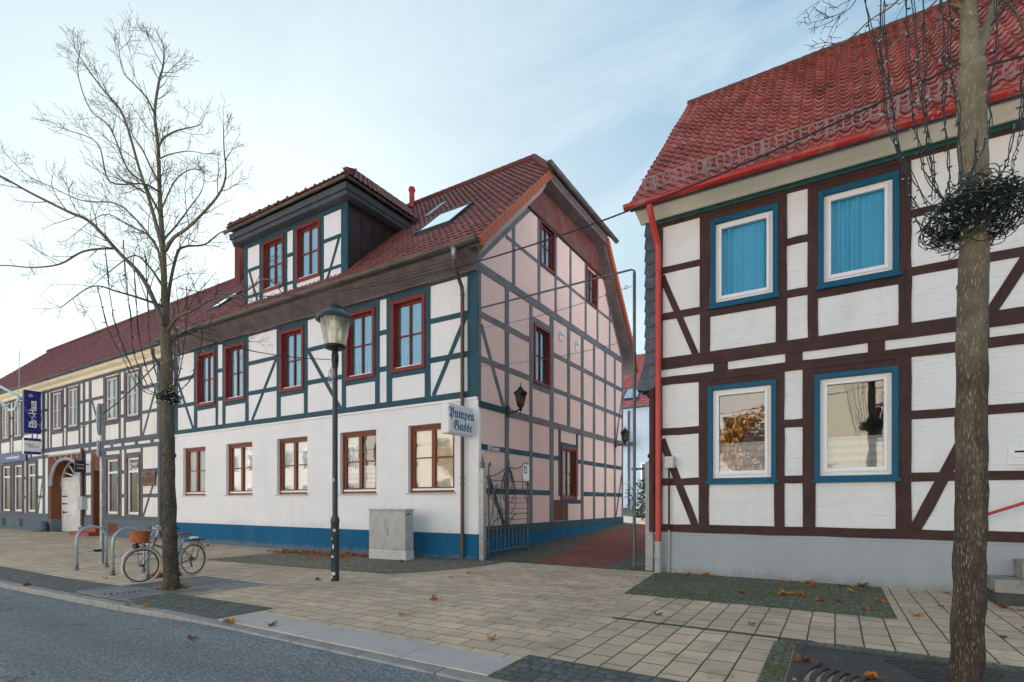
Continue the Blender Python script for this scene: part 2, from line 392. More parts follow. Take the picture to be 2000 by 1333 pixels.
def asphalt_mat():
    t = NT('asphalt'); o = t.obj()
    v = t.n('ShaderNodeTexVoronoi', {'Vector': o, 'Scale': 70.0}).outputs['Color']
    r = t.n('ShaderNodeSeparateColor', {0: v}).outputs[0]
    c = t.ramp(r, [(0, (.10,.118,.13)), (.45, (.175,.20,.212)), (.75, (.30,.325,.33)), (.93, (.37,.385,.385)), (1, (.45,.455,.45))])
    big = t.noise(t.map(o, (.35, 1.4, 1)), .8, 6, .65)
    c = t.mix(t.ramp(big, [(.35, .45), (.7, 0.0)]), c, (.085,.095,.102))
    tr = t.noise(t.map(o, (.03, 1.1, 1)), 1.0, 3, .5); c = t.mix(t.ramp(tr, [(.42, .30), (.58, 0.0)]), c, (.10,.11,.115))
    ck = t.n('ShaderNodeTexVoronoi', {'Vector': t.n('ShaderNodeVectorMath', {0: o, 1: t.n('ShaderNodeTexNoise', {'Vector': o, 'Scale': 2.5, 'Detail': 6.0}).outputs[1]}, operation='ADD').outputs[0], 'Scale': .32}, feature='DISTANCE_TO_EDGE').outputs[0]
    c = t.mix(t.math('MULTIPLY', t.ramp(ck, [(.003, .8), (.007, 0.0)]), t.ramp(t.noise(o, .6, 3, .5), [(.5, 0.0), (.56, 1.0)])), c, (.03,.034,.036))
    fine = t.noise(o, 190, 3, .7)
    h = t.math('ADD', t.n('ShaderNodeTexVoronoi', {'Vector': o, 'Scale': 95.0}).outputs[0], fine)
    t.bs(base=c, rough=.82, spec=.4, normal=t.bump(h, .6, .006)); return t.m
M['asphalt'] = asphalt_mat()
M['paver_l'] = paver_mat('beige_pavers_running_bond', .42, .26, 0, (.86,.655,.45), (.62,.475,.335), (.17,.14,.10), .25)
M['paver_r'] = paver_mat('beige_pavers_in_columns', .42, .26, PI/2, (.87,.665,.46), (.62,.48,.34), (.14,.12,.085), .6, .009)
M['cob_dark'] = cobble_mat('dark_setts', 8.5, [(.11,.12,.125), (.155,.165,.17), (.21,.215,.21), (.13,.14,.15)], (.10,.085,.06), .12, .55)
M['cob_moss'] = cobble_mat('mossy_setts', 12.0, [(.20,.19,.14), (.28,.26,.20), (.15,.15,.12)], (.12,.105,.055), .50, .7)
M['cob_lane'] = cobble_mat('lane_setts', 8.0, [(.15,.15,.13), (.21,.19,.165), (.17,.165,.15), (.12,.125,.115)], (.085,.075,.055), .22, .8)
M['cob_brown'] = cobble_mat('brownish_setts', 9.5, [(.26,.225,.175), (.34,.295,.235), (.21,.19,.155)], (.13,.11,.075), .2, .7)
M['brick_path'] = paver_mat('red_clinker', .24, .11, PI/2, (.50,.155,.12), (.30,.085,.07), (.09,.07,.055), .15, .016)
M['slab'] = paint('pale_granite_slab', (.50,.465,.425), .75, .12, 2.2, 0, .12, (.36,.36,.34), .5)
M['kerb'] = paint('granite_kerb', (.30,.295,.28), .75, .22, 5, 0, .25, (.15,.15,.13), .6)
M['soil'] = paint('bare_earth', (.10,.085,.06), .95, .3, 3, 0, .4, (.06,.08,.03), .6)
M['iron_grate'] = paint('dark_cast_iron', (.060,.066,.070), .5, .3, 7, .35, .12, (.13,.11,.09), .45)

def sheet(name, xs, ylo, yhi, dz, mat, ny=1, zf=None, rag=0):
    if rag:
        a_, b_ = xs[0], xs[-1]; xs = sorted(set(list(xs) + [a_ + (b_-a_)*i/int((b_-a_)/.06) for i in range(int((b_-a_)/.06)+1)]))
    mb = MB(); zf = zf or (lambda x, y: gz(x))
    lo = ylo if callable(ylo) else (lambda x: ylo); hi = yhi if callable(yhi) else (lambda x: yhi)
    vs = []
    for x in xs:
        for j in range(ny + 1):
            y = lo(x) + (hi(x) - lo(x))*j/ny
            if rag and j == 0: y += rag*(noise.noise((x*9, 3, dz*99)) + .7*noise.noise((x*23, 8, 1)))
            vs.append((x, y, zf(x, y) + dz))
    n = ny + 1
    mb.add(vs, [(i*n + j, (i+1)*n + j, (i+1)*n + j + 1, i*n + j + 1) for i in range(len(xs)-1) for j in range(ny)])
    return struct(name, mb, mat)
def cuts(a, b): return sorted({a, b} | {c for c in (-14, -12.25, -10.5, -8.75, -7) if a < c < b})
g = MB(); g.add([(-400,-400,-.45),(400,-400,-.45),(400,400,-.45),(-400,400,-.45)], [(0,1,2,3)]); struct('ground', g, M['soil'])
def road_z(x, y): return gz(x) - (.018 if x > -6.2 else (.075 if x < -9 else .018 + .057*(-6.2 - x)/2.8))
sheet('road', sorted(cuts(-140, 60) + [-9, -6.2]), -5.0, 3.58, 0, M['asphalt'], zf=road_z)
sheet('pavement', cuts(-140, 60), 3.74, 11.3, 0, M['paver_l'])
sheet('opposite_pavement', [-140, 60], -8.05, -5.0, -.03, M['paver_l'])
sheet('paver_path', [-2.55, 12], lambda x: 4.45, 11.25, .004, M['paver_r'])
# right half of the apron by the lane keeps the running bond: cut by a slanting edge
sheet('mossy_setts', [-3.22, -2.95, .67], lambda x: 8.25 if x > -2.94 else 8.25 + (-2.94-x)/.28*2.65, 11.25, .008, M['cob_moss'], rag=.05)
sheet('sett_strip', [-2.55, -.42], 3.745, 4.47, .008, M['cob_dark'])
sheet('sett_margin', [-.52, 12], lambda x: 6.22, 6.47, .009, M['cob_moss'])
sheet('sett_border', [-.56, -.37], 3.745, 6.25, .010, M['cob_moss'])
sheet('kerbside_setts', cuts(-45, -6.72), 3.745, 4.55, .008, M['cob_dark'])
def mossl(x): return 8.05 if x < -8.2 else 8.05 + (x + 8.2)**2*1.35
sheet('wallside_setts', cuts(-15, -8.2) + [-8.0, -7.8, -7.6, -7.4, -7.2, -6.95], mossl, 11.25, .008, M['cob_brown'], rag=.06)
sheet('drain_strip', [-2.45, -.2], 6.41, 6.48, .013, M['cob_dark'])
# alley
def alley_z(x, y): return .57*max(0, y - 11.2)/10.8 if y < 22 else .57 + (y - 22)*.07
ys = [11.2, 12.5, 14, 16, 18, 20, 22, 26, 30]
a = MB(); vs = []
for y in ys: vs += [(-14 if y > 22.3 else -8.0, y, alley_z(0, y) + .002), (-3.2 if y < 20 else -1.5, y, alley_z(0, y) + .002)]
a.add(vs, [(2*i, 2*i+1, 2*i+3, 2*i+2) for i in range(len(ys)-1)]); struct('lane_setts', a, M['cob_lane'])
ledge = {11.2:-6.28, 12.5:-6.42, 14:-6.6, 16:-6.85, 18:-7.05, 20:-7.15, 22:-7.2, 26:-7.3, 30:-7.3}
a = MB(); vs = []
for y in ys: vs += [(ledge[y], y, alley_z(0, y) + .008), (-4.45 if y < 21 else -4.6, y, alley_z(0, y) + .008)]
a.add(vs, [(2*i, 2*i+1, 2*i+3, 2*i+2) for i in range(len(ys)-1)]); struct('brick_lane', a, M['brick_path'])
a = MB(); a.box(-7.9, -3.3, 11.12, 11.22, -.05, .014); struct('threshold_strip', a, M['iron_grate'])
# kerb stones and granite slabs
k = MB(); x = -60.0
while x < 20:
    L = 1.0; z = gz(x + .5) + (.012 if x < -7.6 else .004)
    k.box(x + .004, x + L - .004, 3.58, 3.74, -.3, z); x += L
o = struct('kerb', k, M['kerb']); b = o.modifiers.new('bevel', 'BEVEL'); b.width = .018; b.segments = 2
for i in range(8):
    m = MB(); x = -6.68 + i*.517; z = gz(x)
    m.box(x + .003, x + .514, 3.75, 4.26, z - .05, z + .012 + random.uniform(-.002, .003))
    o = obj('granite_slab', m, M['slab'], bevel=.005); o['kind'] = 'structure'

def tree_grate(label, cx, cy, z, sz, gm):
    r = thing('tree_grate', label, 'tree grate', (cx, cy, z), 'cast iron tree grates')
    h = sz/2
    f = MB()
    for a_, b_, c_, d_ in ((-h,h,-h,-h+.09), (-h,h,h-.09,h), (-h,-h+.09,-h+.09,h-.09), (h-.09,h,-h+.09,h-.09)):
        f.box(cx+a_, cx+b_, cy+c_, cy+d_, z-.04, z+.022)
    obj('rim', f, gm, r)
    # plate with arc slots: ring sectors of real iron with gaps between
    p = MB(); q = h - .09
    p_lo, p_hi = z - .03, z + .016
    s_ = MB(); s_.box(cx-q, cx+q, cy-q, cy+q, z-.04, z-.015); obj('slot_shade_bed', s_, M['grille'], r)  # near-black bed: the shade inside the slots is put into its colour
    s_ = MB(); s_.lathe([(.0,-.002),(.2,.004),(.30,-.010)], cx, cy, 20, z); obj('soil', s_, M['soil'], r)
    def ring(r0, r1, a0, a1, n=None):
        n = n or max(3, int((a1-a0)*r1/.06)); vs = []
        for i in range(n+1):
            t = a0 + (a1-a0)*i/n
            for R in (r0, r1):
                u, v = max(-q, min(q, R*math.cos(t))), max(-q, min(q, R*math.sin(t)))
                vs += [(cx+u, cy+v, p_lo), (cx+u, cy+v, p_hi)]
        fs = []
        for i in range(n):
            o_ = 4*i; e = o_+4
            fs += [(o_+1, o_+3, e+3, e+1), (o_, o_+1, e+1, e), (o_+3, o_+2, e+2, e+3)]
        fs += [(0,2,3,1), (4*n, 4*n+1, 4*n+3, 4*n+2)]
        p.add(vs, fs)
    ring(.30, .38, 0, 2*PI, 40)
    for i in range(8):                                   # slotted bands in four quarters, solid spokes between
        r0 = .385 + i*.08
        for k_ in range(4):
            c0 = k_*PI/2
            ring(r0, r0 + .045, c0 - .42, c0 + .42)
    for k_ in range(4):
        c0 = k_*PI/2 + PI/4
        ring(.383, 1.025, c0 - .36, c0 + .36, 14)
    ring(1.03, 1.6, 0, 2*PI, 64)
    obj('slotted_plate', p, gm, r)
    return r
tree_grate('cast iron tree grate around the slim bare tree beside the bicycle', -10.0, 4.87, gz(-10), 2.15, paint('pale_worn_grate', (.21,.215,.215), .55, .3, 5, .3, .12, (.16,.14,.12), .5))
tree_grate('dark cast iron tree grate with moss around the thick trunk on the right', .80, 5.05, .012, 2.3, M['iron_grate'])
# ---------------------------------------------------------------- building parts
def wall_holes(mb, fm, u0, u1, v0, v1, holes, depth=.16, w=0.0, us=(), vs_=()):
    U = sorted({u0, u1, *us} | {x for h in holes for x in h[:2]}); V = sorted({v0, v1, *vs_} | {x for h in holes for x in h[2:4]})
    U = [x for x in U if u0 <= x <= u1]; V = [x for x in V if v0 <= x <= v1]
    for i in range(len(U)-1):
        for j in range(len(V)-1):
            cu, cv = (U[i]+U[i+1])/2, (V[j]+V[j+1])/2
            if any(h[0] < cu < h[1] and h[2] < cv < h[3] for h in holes): continue
            mb.add([fm(U[i],V[j],w), fm(U[i+1],V[j],w), fm(U[i+1],V[j+1],w), fm(U[i],V[j+1],w)], [(0,1,2,3)])
    for a, b, c, d in [h[:4] for h in holes]:
        for p, q in (((a,c),(b,c)), ((b,c),(b,d)), ((b,d),(a,d)), ((a,d),(a,c))):
            mb.add([fm(*p,w), fm(*p,w-depth), fm(*q,w-depth), fm(*q,w)], [(0,1,2,3)])
def ring4(mb, fm, u0, u1, v0, v1, t, w0, w1, tb=None):
    tb = t if tb is None else tb
    mb.fbox(fm, u0, u0+t, v0, v1, w0, w1); mb.fbox(fm, u1-t, u1, v0, v1, w0, w1)
    mb.fbox(fm, u0+t, u1-t, v1-t, v1, w0, w1-.001); mb.fbox(fm, u0+t, u1-t, v0, v0+tb, w0, w1-.001)
def curtain(fm, u0, u1, v0, v1, w, amp=.02, wl=.11, scallop=0, gap=None):
    n = max(8, int((u1-u0)/.018)); vs = []; ph = random.random()*9
    for i in range(n+1):
        u = u0 + (u1-u0)*i/n
        d = amp*(.55 + .45*math.sin(u*7.3+ph*2))*math.sin(u*2*PI/wl + ph + 1.9*math.sin(u*5+ph))
        lo = v0 + (scallop*abs(math.sin(u*PI/.12)) if scallop else 0)
        vs += [fm(u, lo, w+d), fm(u, v1, w+d*.7)]
    mb = MB(); mb.add(vs, [(2*i, 2*i+2, 2*i+3, 2*i+1) for i in range(n)]); return mb
def window(parent, fm, u0, u1, v0, v1, case, sash, glass, cw=.09, proud=.045, back=-.16, sw=.06, nx=2, bars=(.5,), mull=.05, bar=.032,
           sill=None, cur=None, curm=None, lower=None, label=None, sash_w=None):
    c = MB(); ring4(c, fm, u0, u1, v0, v1, cw, back, proud)
    root = obj('window', c, case, parent, bevel=.006, label=label)
    a, b, c0, d = u0+cw, u1-cw, v0+cw, v1-cw
    s0 = back+.02; s1 = back+.075
    s = MB(); ring4(s, fm, a, b, c0, d, sw, s0, s1, sw*1.25)
    if nx == 2: s.fbox(fm, (a+b)/2-mull/2, (a+b)/2+mull/2, c0+sw*1.25, d-sw, s0, s1+.006)
    us = [a+sw, (a+b)/2-mull/2, (a+b)/2+mull/2, b-sw] if nx == 2 else [a+sw, b-sw]
    for f in bars:
        vv = c0 + (d-c0)*f
        for i in range(0, len(us), 2): s.fbox(fm, us[i], us[i+1], vv-bar/2, vv+bar/2, s0+.006, s1-.006)
    obj('sash', s, sash, root, bevel=.004)
    g_ = MB(); wg = (s0+s1)/2 - .008
    g_.add([fm(a+.02, c0+.02, wg), fm(b-.02, c0+.02, wg), fm(b-.02, d-.02, wg), fm(a+.02, d-.02, wg)], [(0,1,2,3)])
    obj('pane', g_, glass, root)
    if sill:
        m, ww, vv = sill
        k = MB(); k.fbox(fm, a+.002, b-.002, c0-.001, c0+vv, s1, s1+ww); obj('sill', k, m, root)
    wc = s0 - .045
    if cur:
        for (f0, f1, g0, g1, kind) in cur:
            mb = curtain(fm, a+(b-a)*f0, a+(b-a)*f1, c0+(d-c0)*g0, c0+(d-c0)*g1, wc, .016 if kind != 'blind' else .001, .10, .05 if kind == 'lace' else 0)
            obj('curtain' if kind != 'blind' else 'blind', mb, M['lace'] if kind == 'lace' else (M['blind'] if kind == 'blind' else M['curtain']), root, smooth=True)
    k = MB(); k.add([fm(a-.1, c0-.1, wc-.28), fm(b+.1, c0-.1, wc-.28), fm(b+.1, d+.1, wc-.28), fm(a-.1, d+.1, wc-.28)], [(0,1,2,3)])
    obj('room_dark_sheet', k, M['dark'] , root)  # near-black sheet painted as the darkness of the unlit room
    return root
WC = [0]
def lay(base): WC[0] = (WC[0] + 1) % 7; return base + WC[0]*.0006
def post(par, fm, u0, u1, v0, v1, mat, w=.020, name='timber_post', jit=.006):
    obj(name, MB().beam(fm, ((u0+u1)/2, v0), ((u0+u1)/2, v1), u1-u0, -.03, lay(w), jit), mat, par)
def rail(par, fm, u0, u1, v0, v1, mat, w=.014, name='timber_rail', jit=.006):
    obj(name, MB().beam(fm, (u0, (v0+v1)/2), (u1, (v0+v1)/2), v1-v0, -.03, lay(w), jit), HOR.get(mat, mat), par)
def brace(par, fm, a, b, wd, mat, w=.009, jit=.005):
    obj('timber_brace', MB().beam(fm, a, b, wd, -.03, lay(w), jit), mat, par)
def tile_roof(name, mat, parent, O, U, V, rows, rh, umin, umax, tw, amp=.022, step=.03, samp=6, kind='pan', label=None):
    O = Vector(O); U = Vector(U).normalized(); V = Vector(V).normalized(); N = U.cross(V)
    vs = []; fs = []; uv = []
    def prof(t):
        t %= 1
        if kind == 'pan':
            return amp*(math.sin(PI*t/.42) if t < .42 else -.35*math.sin(PI*(t-.42)/.58))
        return amp*.5*math.sin(2*PI*t)
    for i in range(rows):
        va, vb = i*rh, (i+1)*rh + .01
        a0, a1 = umin(va), umax(va); 
        if a1 - a0 < .05: continue
        k0 = math.floor(a0/tw*samp); k1 = math.ceil(a1/tw*samp)
        us = [a0] + [k*tw/samp for k in range(k0+1, k1)] + [a1]
        base = len(vs)
        for u in us:
            tl = math.floor(u/tw); rr = noise.noise((tl*1.7, i*2.3, 4))*.007
            p = prof(u/tw)
            sag = .018*noise.noise((u*.35, va*.5, 1.0))
            vs.append(O + U*u + V*(va+rr+.03) + N*(p*.8 - .004 + sag))           # foot of the riser
            vs.append(O + U*u + V*(va+rr) + N*(p + step + sag))
            vs.append(O + U*u + V*vb + N*(p*.8 + sag))
        for j in range(len(us)-1):
            b0 = base + 3*j; e0 = b0 + 3
            fs.append((b0, e0, e0+1, b0+1)); uv.append(((us[j]+us[j+1])/2/tw, i+.5))
            fs.append((b0+1, e0+1, e0+2, b0+2)); uv.append(((us[j]+us[j+1])/2/tw, i+.5))
    me = bpy.data.meshes.new(name); me.from_pydata([tuple(v) for v in vs], [], fs)
    l = me.uv_layers.new(name='tile')
    for p, q in zip(me.polygons, uv):
        for li in p.loop_indices: l.data[li].uv = q
    return obj(name, me, mat, parent, label=label)
def ridge_tiles(name, mat, parent, a, b, r=.11, L=.36):
    a = Vector(a); b = Vector(b); n = max(1, int((b-a).length/L)); mb = MB()
    for i in range(n):
        p = a + (b-a)*(i/n); q = a + (b-a)*((i+1.06)/n)
        mb.tube([p, q], [r*1.06, r*.94], 10)
    return obj(name, mb, mat, parent, smooth='auto')
def gutter(parent, x0, x1, y, z, mat, r=.075, axis='x', name='gutter', joints=2.0):
    mb = MB(); n = 10; prof = []
    for i in range(n+1):
        t = PI + PI*i/n; prof.append((math.cos(t)*r, math.sin(t)*r))
    prof2 = [(c*.88, s_*.88) for c, s_ in reversed(prof)]
    P = prof + prof2
    def pt(x, c, s_): return (x, y + c, z + s_) if axis == 'x' else (y + c, x, z + s_)
    m = len(P)
    mb.add([pt(x0, *p) for p in P] + [pt(x1, *p) for p in P], [(i, (i+1) % m, m + (i+1) % m, m + i) for i in range(m)] + [tuple(range(m)), tuple(range(2*m-1, m-1, -1))])
    for e in (x0, x1):                                     # closed ends
        mb.add([pt(e, *p) for p in prof], [tuple(range(n+1))])
    x = x0 + .9
    while x < x1:
        mb.tube([pt(x, c*1.04, s_*1.04) for c, s_ in prof], .009, 5); x += joints
    pt0 = [pt(x0, -r, 0), pt(x1, -r, 0)]; mb.tube(pt0, .011, 6)
    return obj(name, mb, mat, parent, smooth='auto')
# ---------------------------------------------------------------- corner house with the teal frame
ch = thing('half_timbered_house', 'white half-timbered corner house with teal timbers, wine-red windows, blue plinth and a wide dormer', 'house', (-15.5, 16.7, 0))
T = M['teal']; TG = M['teal_grey']
low_w = [(-22.57,-20.92), (-19.50,-17.85), (-16.42,-14.80), (-13.23,-11.65), (-10.38,-8.72)]
up_w = [(-21.52,-20.18), (-19.56,-18.24), (-16.22,-14.95), (-12.97,-11.67), (-11.02,-9.73)]
XL, XR = -23.2, GX
holes = [(a, b, 1.74, 3.65) for a, b in low_w] + [(a+.05, b-.05, 5.27, 7.26) for a, b in up_w]
m = MB(); wall_holes(m, FR, XL, XR, -.3, 7.6, holes, .14)
obj('front_wall', m, M['white'], ch)
m = MB(); m.fbox(FR, XL, XR+.02, -.3, .645, -.05, .022); obj('plinth', m, M['plinth_blue'], ch, bevel=.006)
for i, (a, b) in enumerate(low_w):
    cur = [(0,1,0,.97,'blind')] if i == 4 else ([(0,.45,0,1,'net'), (.55,1,0,1,'net')] if i < 3 else [(0,1,0,.45,'lace'), (0,.35,.3,1,'net')])
    window(ch, FR, a, b, 1.74, 3.65, M['casing_brown'], M['casing_brown'], M['glass_low'], cw=.075, proud=-.10, back=-.20, sw=.075, nx=2, bars=(.52,), mull=.13, bar=.035, sill=(M['pvc'], .03, .05), cur=cur)
    s = MB(); s.fbox(FR, a-.05, b+.05, 1.70, 1.742, -.1, .05); obj('window_sill', s, M['sill_stone'], ch)
# timber frame of the front
for a, b in ((-23.2,-22.97),(-21.72,-21.5),(-20.18,-20.04),(-19.72,-19.54),(-18.25,-18.07),(-16.41,-16.21),(-14.96,-14.78),(-13.13,-12.95),(-11.68,-11.5),(-11.21,-11.0),(-9.75,-9.55)):
    post(ch, FR, a, b, 4.25, 7.6, T)
post(ch, FR, -8.27, XR+.012, 4.22, 7.62, T, .026)
rail(ch, FR, XL, -8.2, 4.23, 4.41, T, .030); rail(ch, FR, XL, -8.2, 7.45, 7.62, T, .024)
m = MB(); m.fbox(FR, XL, XR, 4.17, 4.235, -.02, .05); obj('string_course', m, M['white'], ch)
for a, b in ((-22.97,-21.72),(-20.04,-19.72),(-18.07,-16.41),(-14.78,-13.13),(-11.5,-11.21),(-9.55,-8.27)):
    rail(ch, FR, a, b, 5.32, 5.47, T); rail(ch, FR, a, b, 6.40, 6.54, T)
for a, b in up_w:
    rail(ch, FR, a, b, 5.08, 5.24, T, .012)
    rail(ch, FR, a, b, 7.28, 7.47, T, .010)
for p, q in (((-22.95,6.35),(-21.8,4.41)), ((-17.85,4.41),(-16.45,6.43)), ((-14.74,6.42),(-13.2,4.41)), ((-9.45,4.41),(-8.28,6.5))):
    brace(ch, FR, p, q, .135, T)
for i, (a, b) in enumerate(up_w):
    window(ch, FR, a, b, 5.22, 7.31, M['casing_red'], M['casing_red'], M['glass_up'], cw=.115, proud=.055, back=-.15, sw=.055, nx=2, bars=(.5,), mull=.06, bar=.04,
           sill=(M['pvc'], .05, .05), cur=[(0,.5,.02,.24 if i > 2 else .14,'lace'), (.5,1,.02,.24 if i > 2 else .14,'lace'), (0,1,.05,1,'net')])
# eave boxing, gutter and pipe
e = MB(); e.poly_prism(lambda u, v, w: (w, u, v), [(11.25,7.49),(11.25,8.45),(10.74,7.99),(10.74,7.90),(11.09,7.55),(11.09,7.49)][::-1], XL, XR+.02)
obj('eave_boxing', e, M['fascia'], ch)
for k in range(5):
    t = k/4; b_ = MB(); b_.fbox(lambda u, v, w: (u, 11.085-.30*v - .75*w, 7.55 + .29*v - .65*w), XL, XR+.02, k/5+.03, (k+1)/5-.05, .0, .022); obj('eave_board', b_, M['fascia'], ch)
gutter(ch, XL-.05, -7.52, 10.58, 8.0, M['gutter'], .11)
dp = MB(); dp.tube([(-8.23,10.60,7.98),(-8.23,10.60,7.82),(-8.23,10.61,7.62)], [.12,.075,.055], 12)
obj('rain_hopper', dp, M['galv'], ch, smooth=True)
dp = MB(); dp.tube([(-8.23,10.61,7.66),(-8.24,10.63,7.52),(-8.30,10.86,7.30),(-8.35,11.08,7.12),(-8.36,11.12,6.95),(-8.36,11.12,4.0),(-8.36,11.12,.02)], .052, 12)
for z in (6.9, 4.25, 2.1, 1.95, .62): dp.tube([(-8.36,11.12,z),(-8.36,11.12,z+.05)], .062, 12)
obj('downpipe', dp, M['pipe_brown'], ch, smooth='auto')
# gable wall on the lane
gh = [(14.28,15.2,5.25,6.95), (16.14,17.27,1.61,3.34)]
m = MB(); wall_holes(m, GA, 11.25, 22.2, -.3, 7.7, gh, .1)
uh = [(14.66,15.57,9.06,10.34), (18.26,19.18,9.02,10.3)]
wall_holes(m, GA, 13.3, 20.2, 7.7, 10.45, uh, .1)
m.add([GA(*p,0) for p in ((11.25,7.7),(13.3,7.7),(13.3,10.45),(13.17,10.45),(11.25,8.55))], [(0,1,2,3,4)])
m.add([GA(*p,0) for p in ((20.2,7.7),(22.2,7.7),(22.2,8.2),(20.29,10.45),(20.2,10.45))], [(0,1,2,3,4)])
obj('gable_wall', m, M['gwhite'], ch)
m = MB(); wall_holes(m, lambda u, v, w: (-u, 22.2+w, v), 7.95, 23.2, -.3, 8.0, []); wall_holes(m, lambda u, v, w: (XL-w, -u, v), -22.2, -11.25, -.3, 8.0, [])
m.add([(XL,11.25,8),(XL,22.2,8),(XL,17,14.0)], [(0,1,2)])
obj('rear_wall', m, M['white'], ch)
m = MB()
m.add([GA(u, v, w) for w in (-.05, .02) for u, v in ((11.27,-.2),(22.2,.3),(22.2,.6),(11.27,.6))], [(3,2,1,0),(4,5,6,7),(2,3,7,6),(1,2,6,5),(0,1,5,4),(3,0,4,7)])
obj('plinth', m, M['plinth_blue'], ch)
m = MB(); m.poly_prism(GA, [(11.245,.64),(11.36,.64),(11.36,3.78),(11.33,3.88),(11.245,3.97)], -.05, .03); obj('corner_pilaster', m, M['white'], ch, bevel=.015)
for a, b, lo, hi in ((11.25,11.36,3.98,7.75),(12.55,12.75,.8,7.56),(13.95,14.12,.8,7.56),(15.28,15.54,.8,7.56),(16.60,16.80,4.1,7.56),(15.93,16.07,1.7,3.95),(17.34,17.46,1.7,3.95),(17.75,17.96,.8,7.56),(18.88,19.06,.8,7.54),(20.03,20.22,.8,7.53),(21.12,21.29,.8,7.5),(22.06,22.2,.8,7.5)):
    post(ch, GA, a, b, lo, hi, T if hi < 4 else TG, .022)
post(ch, GA, 16.5, 16.63, .8, 1.6, T, .02)
for a, b, top in ((12.94,13.1,9.75),(14.47,14.62,10.45),(15.63,15.78,10.45),(16.78,16.93,10.45),(18.1,18.25,10.45),(19.24,19.38,10.45),(20.55,20.68,9.6)):
    post(ch, GA, a, b, 7.72, top, TG, .018)
rail(ch, GA, 11.36, 22.2, .58, .84, T, .034)
rail(ch, GA, 11.30, 12.62, 3.97, 4.14, T, .030); rail(ch, GA, 12.62, 22.2, 3.92, 4.12, TG, .028)
rail(ch, GA, 11.25, 22.2, 7.53, 7.76, TG, .030)
for a, b in ((11.36,12.55),(12.75,13.95)): 
    rail(ch, GA, a, b, 5.17, 5.33, TG); rail(ch, GA, a, b, 6.33, 6.50, TG)
for a, b in ((15.54,16.60),(16.80,17.75),(17.96,18.88),(19.06,20.03),(20.22,21.12),(21.29,22.06)):
    rail(ch, GA, a, b, 5.12, 5.27, TG); rail(ch, GA, a, b, 6.27, 6.43, TG)
rail(ch, GA, 14.12, 15.28, 4.98, 5.17, TG); rail(ch, GA, 14.12, 15.28, 7.03, 7.2, TG)
for a, b in ((11.36,12.55),(12.75,13.95),(14.12,15.28),(15.54,15.93),(17.46,17.75),(17.96,18.88),(19.06,20.03),(20.22,21.12),(21.29,22.06)):
    rail(ch, GA, a, b, 2.87, 3.02, T)
for a, b in ((11.36,12.55),(12.75,13.95),(14.12,15.28),(17.96,18.88),(19.06,20.03),(20.22,21.12),(21.29,22.06)):
    rail(ch, GA, a, b, 1.70, 1.86, T)
rail(ch, GA, 15.54, 17.75, 1.42, 1.56, T); rail(ch, GA, 15.93, 17.46, 3.4, 3.52, T)
rail(ch, GA, 12.6, 20.9, 9.0-.06, 9.0+.05, TG, .012, jit=.004)
brace(ch, GA, (11.38,6.15), (12.5,4.12), .15, TG); brace(ch, GA, (11.7,2.2), (12.52,.84), .15, T)
brace(ch, GA, (22.1,6.1), (21.4,4.1), .12, TG); brace(ch, GA, (22.12,2.8), (21.35,.84), .12, T)
brace(ch, GA, (11.22,7.86), (13.9,10.42), .22, TG, .016)
brace(ch, GA, (22.15,7.7), (20.2,9.95), .18, TG, .016)
m = MB(); m.fbox(GA, 15.56, 16.5, .86, 1.42, .0, .02); obj('boarded_infill', m, M['gate_brown'], ch, label='brown boarded panel beneath the lane window')
window(ch, GA, 14.2, 15.28, 5.17, 7.02, M['casing_red'], M['casing_red'], M['glass_up'], cw=.09, proud=.06, back=-.12, sw=.05, nx=2, bars=(.5,), cur=[(0,1,0,1,'net')])
window(ch, GA, 16.08, 17.33, 1.55, 3.4, M['casing_red'], M['casing_brown'], M['glass_low'], cw=.10, proud=.06, back=-.12, sw=.06, nx=2, bars=(.5,), sill=(M['casing_brown'], .05, .06), cur=[(0,1,0,1,'net'), (0,1,0,.3,'lace')])
for a, b in ((14.6,15.63),(18.2,19.24)):
    window(ch, GA, a, b, 8.98, 10.42, M['casing_red'], M['casing_red'], M['glass_up'], cw=.08, proud=.05, back=-.12, sw=.05, nx=2, bars=(.5,), cur=[(0,1,0,1,'net')])
# cladding above
m = MB(); u = 13.17
while u < 20.25:
    w_ = .118; vs = []
    def top(q): return min(11.72, 8.0 + .967*(q - 10.64) - .12, 7.3 + 1.12*(23.1 - q) - .12)
    a, b = u, min(u + w_, 20.28); ta, tb = max(10.44, top(a)), max(10.44, top(b))
    m.poly_prism(GA, [(a,10.43),(b,10.43),(b,tb),(a,ta)], .0, .045 + random.uniform(-.002,.002)); u += .125
obj('gable_cladding', m, M['clad'], ch)
m = MB(); m.fbox(GA, 13.1, 20.3, 10.38, 10.44, .0, .06); obj('cladding_rail', m, M['dark'], ch)
# roof: two slopes with a half hip over the lane
aF = math.atan(.967); cF, sF = math.cos(aF), math.sin(aF); LF = (17.0-10.64)/cF
aR = math.atan(1.12); cR, sR = math.cos(aR), math.sin(aR); LR = (23.1-17.0)/cR
s_hipF = (11.62-8.0)/sF; s_hipR = (11.62-7.3)/sR
def front_xr(s): return -7.5 if s < s_hipF else -7.42 - 2.1*(s - s_hipF)/(LF - s_hipF)
def rear_ur(s): return 7.5 if s < s_hipR else 7.42 + 2.1*(s - s_hipR)/(LR - s_hipR)
tile_roof('roof', M['tile_c'], ch, (0,10.64,8.0), (1,0,0), (0,cF,sF), int(LF/.30)+1, .30, lambda s: -23.35, front_xr, .205)
tile_roof('roof', M['tile_c'], ch, (0,23.1,7.3), (-1,0,0), (0,-cR,sR), int(LR/.30)+1, .30, rear_ur, lambda s: 23.35, .205)
hl = math.hypot(2.1, 2.53); hc, hs = 2.1/hl, 2.53/hl
